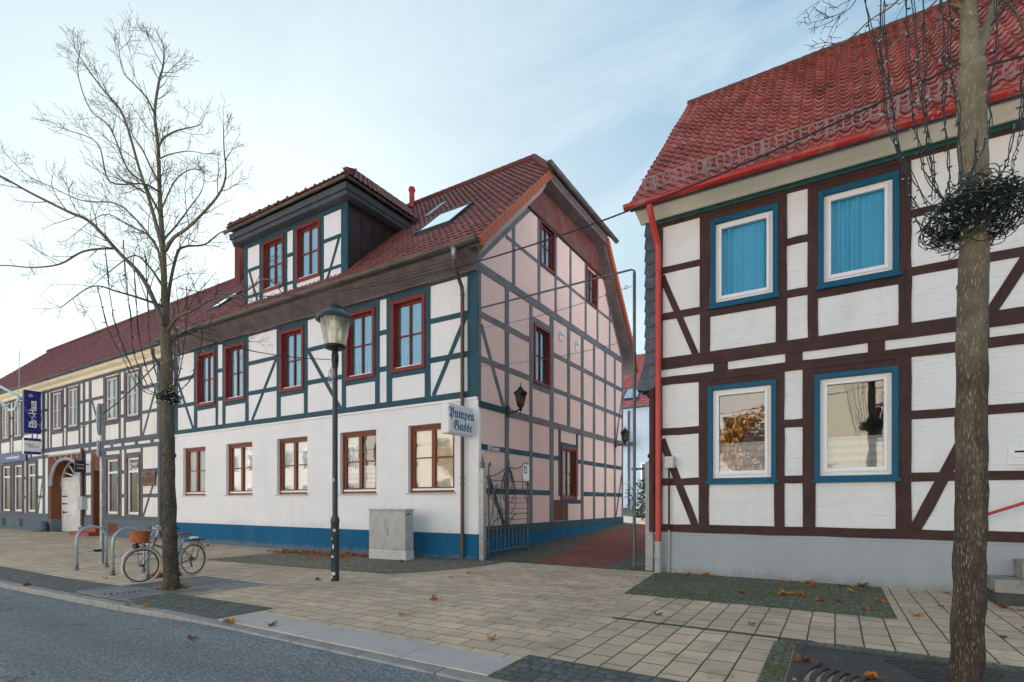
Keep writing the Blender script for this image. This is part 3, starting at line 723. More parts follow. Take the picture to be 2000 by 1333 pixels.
tile_roof('roof', M['tile_c'], ch, (-7.38,0,11.62), (0,1,0), (-hc,0,hs), int(hl/.30)+1, .30, lambda s: 14.38 + 2.62*min(1, s/hl), lambda s: 19.24 - 2.24*min(1, s/hl), .205)
d = MB()
fF = lambda x, s, n: (x, 10.64 + cF*s - sF*n, 8.0 + sF*s + cF*n)
fR = lambda x, s, n: (-x, 23.1 - cR*s + sR*n, 7.3 + sR*s + cR*n)
fH = lambda y, s, n: (-7.38 - hc*s + hs*n, y, 11.62 + hs*s + hc*n)
d.poly_prism(fF, [(-23.3,.02),(-7.54,.02),(-7.54,s_hipF),(-9.55,LF),(-23.3,LF)], -.17, -.045)
d.poly_prism(fR, [(7.54,.02),(23.3,.02),(23.3,LR),(9.55,LR),(7.54,s_hipR)], -.17, -.045)
d.poly_prism(fH, [(14.45,.0),(19.15,.0),(17.02,hl),(16.98,hl)], -.17, -.045)
obj('roof_deck', d, M['fascia'], ch)
ridge_tiles('ridge_tiles', M['ridge_r'], ch, (-23.3,17.0,14.2), (-9.45,17.0,14.2), .11)
ridge_tiles('hip_tiles', M['ridge_r'], ch, (-7.45,14.42,11.72), (-9.5,17.0,14.22), .11); ridge_tiles('hip_tiles', M['ridge_r'], ch, (-7.45,19.2,11.72), (-9.5,17.0,14.22), .11)
# verge tiles at the gable edge
fv = MB(); n = 17
for i in range(n):
    a, b = s_hipF*i/n, s_hipF*(i+1)/n - .006
    fv.fbox(fF, -7.52, -7.44, a, b, -.19 + .02*(i % 2)*.3, .035 + .0)
obj('verge_tiles', fv, M['tile_o'], ch, bevel=.008).data
me = ch.children[-1].data
fv = MB()
for i in range(18):
    a, b = s_hipR*i/18, s_hipR*(i+1)/18 - .006
    fv.fbox(fR, 7.44, 7.52, a, b, -.17, .035)
obj('verge_tiles', fv, M['tile_o'], ch)
m = MB(); q = [(-7.945,-.50),(-7.56,-.20),(-7.56,-.17),(-7.945,-.17)]; s0_, s1_ = .42, s_hipF - .05
m.add([fF(x_, s0_, n_) for x_, n_ in q] + [fF(x_, s1_, n_) for x_, n_ in q], [(0,1,2,3),(7,6,5,4),(0,4,5,1),(1,5,6,2),(2,6,7,3),(3,7,4,0)])
obj('verge_cove', m, paint('pale_lilac_cove', (.52,.43,.45), .7, .12, 3), ch)
m = MB(); m.fbox(fR, 7.56, 7.95, .05, s_hipR, -.32, -.17); obj('verge_soffit', m, M['fascia'], ch)
m = MB(); m.box(XR, -7.47, 14.5, 19.4, 11.36, 11.44); m.box(XR, -7.50, 14.4, 19.5, 11.44, 11.60); obj('hip_soffit', m, M['fascia'], ch)
gutter(ch, 14.0, 19.75, -7.32, 11.70, M['gutter'], .10, axis='y', joints=1.05)
# dormer over the street
DY = 11.30; fD = plane_front(DY)
dm = MB(); dh = [(-17.25,-16.12,8.91,10.60), (-15.39,-14.25,8.86,10.63)]
wall_holes(dm, fD, -18.4, -12.95, 8.45, 11.2, dh, .1)
dorm = obj('dormer', dm, M['white'], ch)
for a, b in ((-18.4,-18.2),(-17.48,-17.28),(-16.09,-15.92),(-15.60,-15.42),(-14.22,-14.05),(-13.22,-12.93)):
    post(dorm, fD, a, b, 8.45, 10.95, T)
for a, b in ((-18.2,-17.48),(-15.92,-15.60),(-14.05,-13.22)):
    rail(dorm, fD, a, b, 8.86, 8.96, T); rail(dorm, fD, a, b, 9.80, 9.92, T)
rail(dorm, fD, -18.4, -12.95, 10.68, 10.95, T, .012); 
brace(dorm, fD, (-13.93,8.5), (-13.3,9.85), .11, T); brace(dorm, fD, (-17.55,8.5), (-18.1,9.85), .10, T)
for a, b, lo, hi in ((-17.30,-16.07,8.86,10.65), (-15.44,-14.20,8.81,10.68)):
    window(ch, fD, a, b, lo, hi, M['casing_red'], M['casing_red'], M['glass_up'], cw=.105, proud=.05, back=-.13, sw=.055, nx=2, bars=(.5,), mull=.06, bar=.04, sill=(M['pvc'], .05, .05), cur=[(0,1,0,1,'net')])
fc = plane_side(-12.95)
m = MB(); m.poly_prism(fc, [(11.3,8.5),(14.1,11.15),(11.3,11.15)], -.05, .0)
for i in range(6):
    y = 11.34 + i*.5; m.fbox(fc, y, y+.018, 8.0 + .967*(y-10.64), 11.1, 0, .022)
obj('cheek', m, M['metal_brown'], dorm)
m = MB(); m.poly_prism(lambda u, v, w: (-18.4-w, -u, v), [(-14.1,11.15),(-11.3,8.5),(-11.3,11.15)], -.05, 0); obj('cheek', m, M['metal_brown'], dorm)
m = MB(); m.box(-18.68, -12.65, 11.0, 11.30, 10.84, 10.98); m.box(-18.74, -12.59, 10.93, 11.30, 10.98, 11.18)
m.box(-12.95, -12.64, 11.30, 14.0, 10.86, 10.98); m.box(-12.95, -12.58, 11.30, 14.25, 10.98, 11.18); m.box(-18.74, -18.4, 11.3, 14.2, 10.86, 11.22)
obj('dormer_fascia', m, timber('dark_teal_fascia', (.075,.095,.115), (.12,.12,.13), .3), dorm)
aD = math.atan(.87); cD, sD = math.cos(aD), math.sin(aD); LD = 3.08/cD
def isect(s): return 10.64 + (11.38 + s*sD - 8.0)/.967 - 10.86
tile_roof('dormer_roof', M['tile_c'], dorm, (0,10.86,11.38), (1,0,0), (0,cD,sD), int(LD/.30)+1, .30, lambda s: -18.82 + min(3.1, s*cD), lambda s: -12.5 - min(3.14, s*cD), .205)
tile_roof('dormer_roof', M['tile_c'], dorm, (-12.5,10.86,11.38), (0,1,0), (-cD,0,sD), int(LD/.30)+1, .30, lambda s: min(3.1, s*cD), isect, .205)
tile_roof('dormer_roof', M['tile_c'], dorm, (-18.82,10.86,11.38), (0,-1,0), (cD,0,sD), int(LD/.30)+1, .30, lambda s: -isect(s), lambda s: -min(3.1, s*cD), .205)
m = MB(); ap = (-15.66,13.96,14.0); bk = (-15.66,17.0,14.0)
m.add([(-18.8,10.9,11.33),(-12.52,10.9,11.33),ap,bk,(-12.52,14.3,11.33),(-18.8,14.3,11.33)], [(0,1,2),(1,4,3,2),(5,0,2,3)]); obj('dormer_roof_deck', m, M['fascia'], dorm)
ridge_tiles('hip_tiles', M['ridge_r'], dorm, (-18.78,10.92,11.46), (-15.66,13.98,14.08), .10); ridge_tiles('hip_tiles', M['ridge_r'], dorm, (-12.54,10.92,11.46), (-15.66,13.98,14.08), .10)
ridge_tiles('ridge_tiles', M['ridge_r'], dorm, (-15.66,13.95,14.08), (-15.66,16.9,14.08), .10)
gutter(dorm, -18.88, -12.47, 10.83, 11.24, M['gutter'], .06)
gutter(dorm, 10.80, 14.55, -12.46, 11.24, M['gutter'], .06, axis='y')
for o_ in dorm.children: pass
m = MB(); m.fbox(fF, -12.45, -12.2, (14.35-10.64)/cF, (15.3-10.64)/cF, .03, .06); obj('valley_flashing', m, M['lead'], ch)
v0, v1 = (11.25-10.64)/cF, (14.2-10.64)/cF
m = MB()
for i in range(11):
    a = v0 + (v1-v0)*i/11; m.fbox(fF, -12.93, -12.66, a, a + (v1-v0)/11 - .01, .02, .055 + .012*(i % 2))
obj('abutment_tiles', m, tile_mat('brighter_red_tile', [(.26,.07,.05), (.30,.085,.06), (.22,.06,.045)], .2), ch)
# roof windows and flue
def roof_window(par, fm, x0, x1, s0, s1, lift=0):
    m = MB(); ring4(m, fm, x0, x1, s0, s1, .07, -.02, .10); r = obj('roof_window', m, M['gutter_dark'], par)
    g_ = MB(); g_.add([fm(x0+.05, s0+.05, .085), fm(x1-.05, s0+.05, .085), fm(x1-.05, s1-.05, .085+lift), fm(x0+.05, s1-.05, .085+lift)], [(0,1,2,3)]); obj('pane', g_, M['skyl'], r)
    k = MB(); k.add([fm(x0+.02, s0+.02, .01), fm(x1-.02, s0+.02, .01), fm(x1-.02, s1-.02, .01), fm(x0+.02, s1-.02, .01)], [(0,1,2,3)]); obj('blind', k, M['curtain'], r)
    f = MB(); f.fbox(fm, x0-.06, x1+.06, s0-.1, s0, .02, .07); obj('flashing', f, M['gutter_dark'], r); return r
roof_window(ch, fF, -11.25, -9.85, (12.55-10.64)/cF, (13.75-10.64)/cF)
roof_window(ch, fF, -22.25, -21.4, (12.1-10.64)/cF, (13.1-10.64)/cF)
m = MB(); m.lathe([(.11,-.35),(.11,.32),(.125,.32),(.125,.36),(.15,.37),(.15,.42),(.125,.43),(.125,.5),(.0,.52)], -15.2, 16.7, 14, 14.2); obj('flue', m, M['red_pipe'], ch, smooth='auto')
m = MB()
for y, z in ((16.03,7.11),(17.3,7.09)):
    m.fbox(GA, y-.10, y+.10, z-.16, z+.10, 0, .05); m.poly_prism(GA, [(y-.12,z+.02),(y+.12,z+.02),(y+.08,z+.14),(y-.08,z+.14)], 0, .13)
obj('wall_vent', m, M['sign_white'], ch)
# ---------------------------------------------------------------- house with the brown frame on the right
rh_ = thing('half_timbered_house', 'white brick half-timbered house with dark brown beams, bright teal window surrounds and a red gutter', 'house', (2.5, 16, 0))
B = M['brown']; RX0, RX1 = -3.32, 9.0
wu = [(-2.17,-.94), (-.28,.93)]; wl = [(-2.22,-.97), (-.34,.92)]
holes = [(a+.06,b-.06,5.48,7.14) for a, b in wu] + [(a+.06,b-.06,1.94,3.78) for a, b in wl] + [(4.2,5.5,1.94,3.78),(4.2,5.5,5.48,7.14)]
m = MB(); wall_holes(m, FR, RX0, RX1, .8, 7.6, holes, .1); obj('front_wall', m, M['brickw'], rh_)
m = MB(); wall_holes(m, lambda u, v, w: (RX0-w, -u, v), -20.9, -11.25, -.2, 7.6, [])
wall_holes(m, lambda u, v, w: (RX1+w, u, v), 11.25, 20.9, -.2, 7.6, []); wall_holes(m, lambda u, v, w: (-u, 20.9+w, v), -RX1, -RX0, -.2, 7.6, [])
for x in (RX0, RX1): m.add([(x,11.25,7.5),(x,20.9,7.5),(x,15.9,12.95)], [(0,1,2)])
obj('side_and_rear_walls', m, M['white'], rh_)
m = MB(); m.fbox(FR, RX0+.02, RX1, -.2, .80, -.1, .035); m.fbox(FR, RX0+.02, RX1, .80, .865, -.1, .022); obj('plinth', m, M['plinth_grey'], rh_, bevel=.008)
up = [(RX0,-3.14),(-2.38,-2.18),(-.98,-.79),(-.45,-.28),(.92,1.10),(1.88,2.06),(3.2,3.4),(4.0,4.2),(5.5,5.7),(7,7.2)]
lo = [(RX0,-3.15),(-2.4,-2.2),(-1.01,-.83),(-.53,-.32),(.88,1.10),(1.9,2.08),(3.2,3.4),(4.0,4.2),(5.5,5.7),(7,7.2)]
J = .011
for a, b in up: post(rh_, FR, a, b, 4.5, 7.36, B, .02, jit=J)
for a, b in lo: post(rh_, FR, a, b, 1.0, 4.0, B, .02, jit=J)
for a, b in ((-2.11,-1.84),(-.82,-.53),(.48,.73),(1.88,2.1),(4.0,4.25),(5.5,5.7)): post(rh_, FR, a, b, 4.10, 4.34, B, .016, 'timber_block', jit=.004)
rail(rh_, FR, RX0, RX1, .855, 1.025, B, .030, jit=J); rail(rh_, FR, RX0, RX1, 3.965, 4.135, B, .028, jit=J); rail(rh_, FR, RX0, RX1, 4.30, 4.545, B, .030, jit=J); rail(rh_, FR, RX0, RX1, 7.33, 7.46, B, .024, jit=J)
bays_u = [(-3.14,-2.38),(-.79,-.45),(1.10,1.88),(2.06,3.2),(3.4,4.0)]
bays_l = [(-3.15,-2.4),(-.83,-.53),(1.10,1.9),(2.08,3.2),(3.4,4.0)]
for a, b in bays_u: rail(rh_, FR, a, b, 5.35, 5.50, B, jit=J); rail(rh_, FR, a, b, 6.34, 6.48, B, jit=J)
for a, b in bays_l: rail(rh_, FR, a, b, 1.84, 1.99, B, jit=J); rail(rh_, FR, a, b, 2.90, 3.05, B, jit=J)
for a, b in wu: rail(rh_, FR, a-.05, b+.05, 5.25, 5.42, B, .013, jit=J); rail(rh_, FR, a-.05, b+.05, 7.17, 7.36, B, .012, jit=.003)
for a, b in wl: rail(rh_, FR, a-.05, b+.05, 3.80, 3.99, B, .012, jit=.003)
brace(rh_, FR, (-3.16,6.3), (-2.46,4.52), .13, B, jit=.008); brace(rh_, FR, (-3.16,2.82), (-2.47,1.0), .15, B, jit=.008)
brace(rh_, FR, (1.14,1.0), (1.96,2.92), .17, B, jit=.01); brace(rh_, FR, (2.1,4.5), (3.1,6.36), .16, B, jit=.01)
for i, (a, b, c, d) in enumerate([(a, b, 5.42, 7.2) for a, b in wu] + [(a, b, 1.88, 3.84) for a, b in wl] + [(4.15,5.5,1.88,3.84),(4.15,5.5,5.42,7.2)]):
    hi = c > 4
    wroot = window(rh_, FR, a, b, c, d, M['casing_teal'], M['pvc'], M['glass_blue'] if hi else M['glass_low'], cw=.09, proud=.045, back=-.11, sw=.115, nx=1, bars=(), 
                   cur=[] if hi else [(0,1,.02,.40,'lace')])
    s = MB(); ring4(s, FR, a+.15, b-.15, c+.155, d-.15, .055, -.05, -.012); obj('inner_sash', s, M['pvc'], wroot, bevel=.006)
    s = MB(); s.fbox(FR, a-.035, b+.035, c-.035, c+.028, 0, .085); obj('sill', s, M['casing_teal'], wroot, bevel=.008)
    if hi:
        s = curtain(FR, a+.15, b-.15, c+.15, d-.1, -.175, .075, .17); obj('curtain', s, M['curtain'], wroot, smooth=True)
# cornice
m = MB(); m.fbox(FR, RX0-.02, RX1, 7.39, 7.49, -.02, .06); m.fbox(FR, RX0-.02, RX1, 7.45, 7.475, .06, .085); obj('cornice_moulding', m, timber('green_teal_moulding', (.02,.085,.085), (.05,.1,.1), .1), rh_)
m = MB(); m.poly_prism(lambda u, v, w: (w, u, v), [(11.25,7.49),(11.17,7.49),(11.08,7.52),(10.80,7.58),(10.76,7.66),(11.25,8.2)][::-1], RX0-.28, RX1); obj('cornice_board', m, plaster('cream_cornice', (.95,.87,.74), .03, (.55,.46,.35), .08), rh_)
# roof
aQ = math.atan(1.045); cQ, sQ = math.cos(aQ), math.sin(aQ); LQ = (15.9-10.6)/cQ
fQ = lambda x, s, n: (x, 10.60 + cQ*s - sQ*n, 7.58 + sQ*s + cQ*n)
def vx(s): return -3.72 + .02*math.sin(s*2.1)
tile_roof('roof', M['tile_r'], rh_, (0,10.60,7.58), (1,0,0), (0,cQ,sQ), int(LQ/.31)+1, .31, vx, lambda s: 9.3, .215, amp=.060, step=.052, samp=10)
tile_roof('roof', M['tile_r'], rh_, (0,21.2,7.58), (-1,0,0), (0,-cQ,sQ), int(LQ/.31)+1, .31, lambda s: -9.3, lambda s: 3.72, .215, amp=.035)
d = MB(); d.poly_prism(fQ, [(-3.66,.05),(9.2,.05),(9.2,LQ),(-3.66,LQ)], -.10, -.03); d.poly_prism(lambda x, s, n: (-x, 21.2 - cQ*s + sQ*n, 7.58 + sQ*s + cQ*n), [(-9.2,.05),(3.66,.05),(3.66,LQ),(-9.2,LQ)], -.10, -.03)
obj('roof_deck', d, M['fascia'], rh_)
ridge_tiles('ridge_tiles', M['ridge_r'], rh_, (-3.7,15.9,13.15), (9.2,15.9,13.15), .10)
gutter(rh_, -3.74, 9.2, 10.54, 7.60, M['red_paint'], .085, joints=2.2)
# snow guard fence
sg = MB(); sn = .55; 
for h in (.10, .31): sg.tube([fQ(-3.45, sn, h), fQ(9.0, sn, h)], .010, 5)
x = -3.40
k = 0
while x < 9:
    sg.fbox(fQ, x-.014, x+.014, sn-.004, sn+.004, .09, .31); x += .13; k += 1
x = -3.2
while x < 9:
    sg.fbox(fQ, x-.025, x+.025, sn-.02, sn+.02, .02, .32); sg.fbox(fQ, x-.02, x+.02, sn-.02, sn+.35, .03, .05); x += 1.02
obj('snow_guard', sg, M['guard'], rh_)
# red downpipe
dp = MB(); dp.tube([(-3.22,10.56,7.56),(-3.22,10.58,7.44),(-3.21,10.75,7.24),(-3.20,11.02,6.95),(-3.19,11.08,6.80),(-3.19,11.08,5.0),(-3.19,11.08,.62)], .062, 14)
for z in (6.33, 3.95, 2.35): dp.tube([(-3.19,11.08,z),(-3.19,11.08,z+.04)], .072, 14)
dpo = obj('downpipe', dp, M['red_pipe'], rh_, smooth='auto')
m = MB(); m.tube([(-3.19,11.08,.64),(-3.19,11.08,.0)], .074, 16); m.tube([(-3.19,11.08,.66),(-3.19,11.08,.60)], .084, 16); m.torus((-3.19,10.99,.36), (0,1,0), .055, .014, 20, 6); m.tube([(-3.19,11.0,.36),(-3.19,11.03,.36)], .05, 14)
obj('standpipe', m, M['grey_pipe'], dpo, smooth='auto')
# slate hung edge of the lane side with flared foot
m = MB(); z = 3.95; i = 0
while z < 7.4:
    h = .34; fl = max(0, (4.45 - z))*.38; 
    for y0 in [11.19 + .33*j for j in range(28)]:
        n = 7; pts = [(0, h)] 
        vs = []
        for w in (0, 1):
            for q in range(n+1):
                t = q/n; yy = y0 + .16*(i % 2) + .32*t; dz = -.06*math.sin(PI*t)
                vs.append((RX0 - .15 - fl - .02*w - .012, yy, z + dz)); vs.append((RX0 - .13 - max(0, fl-.11) - .012*w, yy, z + h))
        o_ = 2*(n+1)
        m.add(vs, [(2*q, 2*q+2, 2*q+3, 2*q+1) for q in range(n)] + [(o_+2*q+1, o_+2*q+3, o_+2*q+2, o_+2*q) for q in range(n)] + [(2*q, o_+2*q, o_+2*q+2, 2*q+2) for q in range(n)] + [(0,1,o_+1,o_)])
    # front edge slates
    n = 8; vs = []
    for q in range(n+1):
        t = q/n; xx = RX0 - .19 - fl + (.24 + fl)*t; dz = -.07*math.sin(PI*t)
        vs += [(xx, 11.17 - .03*(1-t), z + dz), (RX0 - .17 + .22*t - max(0, fl-.12)*(1-t), 11.20, z + h)]
    m.add(vs, [(2*q, 2*q+2, 2*q+3, 2*q+1) for q in range(n)])
    z += .27; i += 1
m.box(RX0-.14, RX0-.002, 11.21, 20.9, 4.0, 7.5)
obj('slate_cladding', m, M['slate'], rh_)
m = MB(); m.box(RX0-.10, RX0+.0, 11.20, 11.34, .85, 4.2); obj('timber_post', m, B, rh_)
m = MB(); m.poly_prism(lambda u, v, w: (u, w, v), [(-3.62,4.0),(-3.32,4.22),(-3.32,3.9)], 11.22, 20.8); obj('slate_skirt', m, M['fascia'], rh_)
# steps and handrail
st = MB(); st.box(1.98, 4.2, 10.2, 11.2, -.05, .13); o_ = obj('entrance_steps', st, M['iron_grate'], rh_, bevel=.01, label='dark lowest step')
st = MB(); st.box(2.04, 4.2, 10.55, 11.2, .13, .33); obj('entrance_steps', st, M['concrete'], rh_, bevel=.012)
st = MB(); st.box(2.42, 4.2, 10.85, 11.2, .33, .56); st.box(2.38, 2.62, 10.72, 11.2, .33, .60); obj('entrance_steps', st, M['concrete'], rh_, bevel=.012)
h = MB(); h.tube([(1.95,11.05,1.26),(2.9,11.05,1.66),(4.0,11.05,1.9)], .024, 10); h.tube([(1.97,11.05,1.27),(1.97,11.2,1.27)], .015, 6); h.tube([(3.2,11.05,1.75),(3.2,11.2,1.75)], .015, 6); obj('handrail', h, M['red_pipe'], rh_, smooth=True)
# flush mailbox in the wall
mb_ = MB(); mb_.fbox(FR, 2.32, 2.9, 2.08, 2.38, .0, .025); r = obj('mailbox', mb_, M['sign_white'], rh_, bevel=.006); k = MB(); k.fbox(FR, 2.40, 2.7, 2.27, 2.30, .02, .028); obj('slot', k, M['dark'], r)
k = MB(); k.fbox(FR, 2.36, 2.86, 2.19, 2.196, .02, .027); obj('flap_line', k, M['plinth_grey'], r)
# ---------------------------------------------------------------- long house on the left with slate-blue timbers
lh = thing('half_timbered_house', 'long cream half-timbered house with slate blue beams, shop windows and a white arched gate', 'house', (-36, 16.5, 0))
SB = M['slateblue']; LX0, LX1 = -54.0, -23.3
wu = [(-52.0,-50.6),(-46.0,-44.6),(-43.9,-42.45),(-41.8,-40.4),(-36.0,-34.6),(-33.95,-32.6),(-29.55,-28.2),(-27.5,-26.18)]
wl = [(-52,-50.4),(-45.9,-44.3),(-43.75,-42.15),(-41.77,-40.2),(-39.6,-38.15),(-29.5,-28.12),(-27.45,-26.14)]
arch = [(-36.05,2.35),(-35.95,2.85),(-35.6,3.3),(-35.05,3.62),(-34.1,3.74),(-33.15,3.62),(-32.6,3.3),(-32.25,2.85),(-32.15,2.35)]
holes = [(a+.07,b-.07,5.33,7.27) for a, b in wu] + [(a+.07,b-.07,.90,3.5 if b > -31 else 3.68) for a, b in wl] + [(-36.4,-32.0,-.4,4.0),(-30.95,-29.72,-.4,3.85)]
m = MB(); wall_holes(m, FR, LX0, LX1, -.4, 7.7, holes, .1); obj('front_wall', m, M['cream'], lh)
m = MB(); wall_holes(m, lambda u, v, w: (-u, 22+w, v), 23.3, 54, -.3, 8, []); wall_holes(m, lambda u, v, w: (LX0-w, -u, v), -22, -11.25, -.3, 8.0, []); m.add([(LX0,11.25,8),(LX0,22,8),(LX0,16.6,13.3)], [(0,1,2)]); obj('rear_wall', m, M['cream'], lh)
for a, b in ((LX0,-36.4),(-32.0,-30.95),(-29.72,LX1-.05)):
    m = MB(); m.fbox(FR, a, b, -.4, .68, -.1, .05); obj('plinth', m, M['plinth_slate'], lh, bevel=.008)
    rail(lh, FR, a, b, .66, .84, SB, .04)
for x in (-43.3,-40.4): m = MB(); m.fbox(FR, x-.3, x+.3, .05, .5, .03, .056); obj('cellar_grille', m, M['grille'], lh)
m = MB(); m.fbox(FR, -29.2, -28.3, .02, .48, .03, .056); obj('cellar_grille', m, M['gate_brown'], lh)
rail(lh, FR, LX0, LX1-.1, 4.17, 4.40, SB, .030); rail(lh, FR, LX0, -36.4, 3.87, 4.04, SB, .028); rail(lh, FR, -32, LX1-.1, 3.87, 4.04, SB, .028); rail(lh, FR, LX0, LX1-.1, 7.43, 7.60, SB, .024)
pu = [(-49.5,-49.3),(-47.5,-47.3),(-44.2,-43.95),(-42.42,-42.27),(-41.98,-41.83),(-40.38,-40.2),(-38.9,-38.7),(-37.2,-37.0),(-36.62,-36.42),(-36.2,-36.02),(-34.58,-34.42),(-34.15,-33.97),(-32.58,-32.4),(-32.1,-31.83),(-31.39,-31.1),(-29.8,-29.57),(-28.2,-28.02),(-27.7,-27.52),(-26.16,-25.98),(-24.66,-24.4)]
for a, b in pu: post(lh, FR, a, b, 4.38, 7.6, SB)
pl = [(-49.5,-49.3),(-47.5,-47.3),(-44.1,-43.9),(-42.12,-41.8),(-40.2,-40.03),(-39.8,-39.62),(-38.14,-37.96),(-37.3,-36.95),(-36.55,-36.4),(-32.0,-31.75),(-31.15,-30.95),(-29.7,-29.5),(-28.1,-27.93),(-27.63,-27.47),(-26.12,-25.93),(-24.6,-24.36)]
for a, b in pl: post(lh, FR, a, b, .8, 3.9, SB)
for x in (-45.5,-43,-41,-39,-31.3,-30.2,-28.9,-27.8,-26.5,-25.1): post(lh, FR, x-.13, x+.13, 4.0, 4.2, SB, .018, 'timber_block')
for a, b in ((-47.3,-46.0),(-40.2,-38.9),(-38.7,-37.2),(-37.0,-36.62),(-34.42,-34.15),(-32.4,-32.1),(-31.83,-31.39),(-31.1,-29.8),(-28.02,-27.7),(-25.98,-24.66),(-42.27,-41.98)):
    rail(lh, FR, a, b, 5.34, 5.48, SB); rail(lh, FR, a, b, 6.42, 6.57, SB)
for a, b in wu: rail(lh, FR, a, b, 5.10, 5.26, SB, .012)
for a, b in ((-47.3,-45.9),(-40.03,-39.8),(-37.96,-37.3),(-31.75,-31.15),(-27.93,-27.63),(-25.93,-24.6)):
    rail(lh, FR, a, b, 1.68, 1.84, SB); rail(lh, FR, a, b, 2.77, 2.93, SB)
for a, b in wl: rail(lh, FR, a, b, 3.56 if b > -31 else 3.74, 3.70 if b > -31 else 3.88, SB, .012)
for p, q in (((-25.92,4.4),(-24.72,6.45)), ((-31.05,6.45),(-29.85,4.4)), ((-25.9,.84),(-24.65,2.8)), ((-38.0,.84),(-37.25,2.9)), ((-38.6,4.4),(-37.3,6.4)), ((-47.2,6.4),(-46.1,4.4))):
    brace(lh, FR, p, q, .14, SB)
for a, b in wu:
    w = window(lh, FR, a, b, 5.25, 7.36, M['casing_taupe'], M['sash_grey'], M['glass_low'], cw=.08, proud=.05, back=-.08, sw=.09, nx=2, bars=(.52,), mull=.12, bar=.05, cur=[(0,1,0,1,'net')])
for a, b in wl:
    t_ = 3.57 if b > -31 else 3.75
    window(lh, FR, a, b, .82, t_, M['casing_taupe'], M['pvc'], M['glass_low'], cw=.10, proud=.05, back=-.10, sw=.09, nx=1, bars=(.76,), bar=.10)
# shop lettering and blinds
text(lh, 'Friseur', .26, FR, -27.25, 3.20, -.045, M['white_letter'], align='LEFT'); text(lh, 'Daniel', .44, FR, -27.27, 2.93, -.045, M['white_letter'], sx=.78, align='LEFT', bold=.008)
for x in (-28.75,-26.75):
    m = MB(); m.tube([FR(x, 1.05, -.25), FR(x, 2.3, -.25), FR(x, 2.42, -.25)], [.11,.10,.02], 12); obj('shop_display_column', m, M['blind'], lh, smooth=True)
m = MB(); m.fbox(FR, -25.85, -24.72, 2.18, 2.82, .03, .08); r = obj('wooden_sign', m, M['casing_taupe'], lh, label='brown wooden board carved with DANIEL')
text(r, 'DANIEL', .34, FR, -25.28, 2.42, .082, M['gate_brown'], bold=.004); text(r, 'FRISEUR', .14, FR, -25.28, 2.68, .082, M['gate_brown'])
# arched gateway
m = MB(); A = [(-36.4,-.2),(-36.05,-.2)] + arch + [(-32.15,-.2),(-32.0,-.2),(-32.0,4.0),(-36.4,4.0)]
left = [(-36.4,.4),(-36.05,.4),(-36.05,2.35)] 
for i in range(len(arch)-1):
    (a, b), (c, d) = arch[i], arch[i+1]
    m.add([FR(a,b,.03), FR(c,d,.03), FR(c,4.0,.03), FR(a,4.0,.03)], [(0,1,2,3)])
    m.add([FR(a,b,.03), FR(a,b,-.5), FR(c,d,-.5), FR(c,d,.03)], [(0,1,2,3)])
m.fbox(FR, -36.4, -36.05, .55, 4.0, -.5, .029); m.fbox(FR, -32.15, -32.0, .55, 4.0, -.5, .029)
sur = obj('gateway', m, M['gate_brown'], lh)
m = MB(); m.fbox(FR, -36.42, -36.03, -.4, .55, -.5, .04); m.fbox(FR, -32.17, -31.98, -.4, .55, -.5, .04); obj('gateway_foot', m, M['plinth_slate'], sur)
m = MB(); m.tube([FR(a, b, .05) for a, b in arch], .085, 6); m.tube([FR(-36.35,3.95,.05), FR(-32.05,3.95,.05)], .05, 6); obj('arch_moulding', m, M['plinth_grey'], sur)
m = MB()
for i in range(5):
    x = -35.5 + i*.7; m.fbox(FR, x, x+.04, 3.7, 3.95, .03, .05)
obj('keystone_lines', m, M['sash_grey'], sur)
GW = plane_front(FY + .45)
for a, b in ((-36.05,-34.2),(-34.19,-32.15)):
    m = MB(); x = a
    while x < b - .05:
        e = min(b, x + .17); m.fbox(GW, x+.004, e-.004, -.13, 2.6, -.02, .03 + random.uniform(-.003,.003)); x = e
    m.fbox(GW, a+.05, b-.05, .1, 2.5, -.04, .018); g_ = obj('gate_leaf', m, M['gate_white'], sur, bevel=.004)
    if a < -35:
        for z in (1.78,1.38,.92):
            k = MB(); k.fbox(GW, a+.3, a+.75, z-.035, z+.035, .02, .05); k.sphere(GW(a+.35, z, .05), .05); obj('hinge', k, M['black_metal'], g_)
m = MB(); m.fbox(GW, -36.05, -32.15, 2.6, 2.72, -.05, .06); m.fbox(GW, -36.0, -32.2, 2.72, 2.80, -.02, .05)
for dx, dz in ((-1.35,.3),(-.8,.72),(-.1,.9),(.55,.75),(1.15,.35)): m.beam(GW, (-34.15,2.8), (-34.15+dx*1.3,2.8+dz), .07, -.01, .03, 0)
m.tube([GW(a, b-.03, .02) for a, b in arch], .05, 6); obj('fanlight', m, M['sash_grey'], sur)
m = MB(); m.add([GW(-36,2.7,-.02),GW(-32.2,2.7,-.02),GW(-32.2,3.75,-.02),GW(-36,3.75,-.02)], [(0,1,2,3)]); obj('fanlight_pane', m, M['glass_low'], sur)
m = MB(); m.add([GW(-36.4,-.4,-.3),GW(-31.9,-.4,-.3),GW(-31.9,4,-.3),GW(-36.4,4,-.3)], [(0,1,2,3)]); obj('dark_passage', m, M['dark'], sur)  # flat near-black sheet painted as the darkness behind the gate
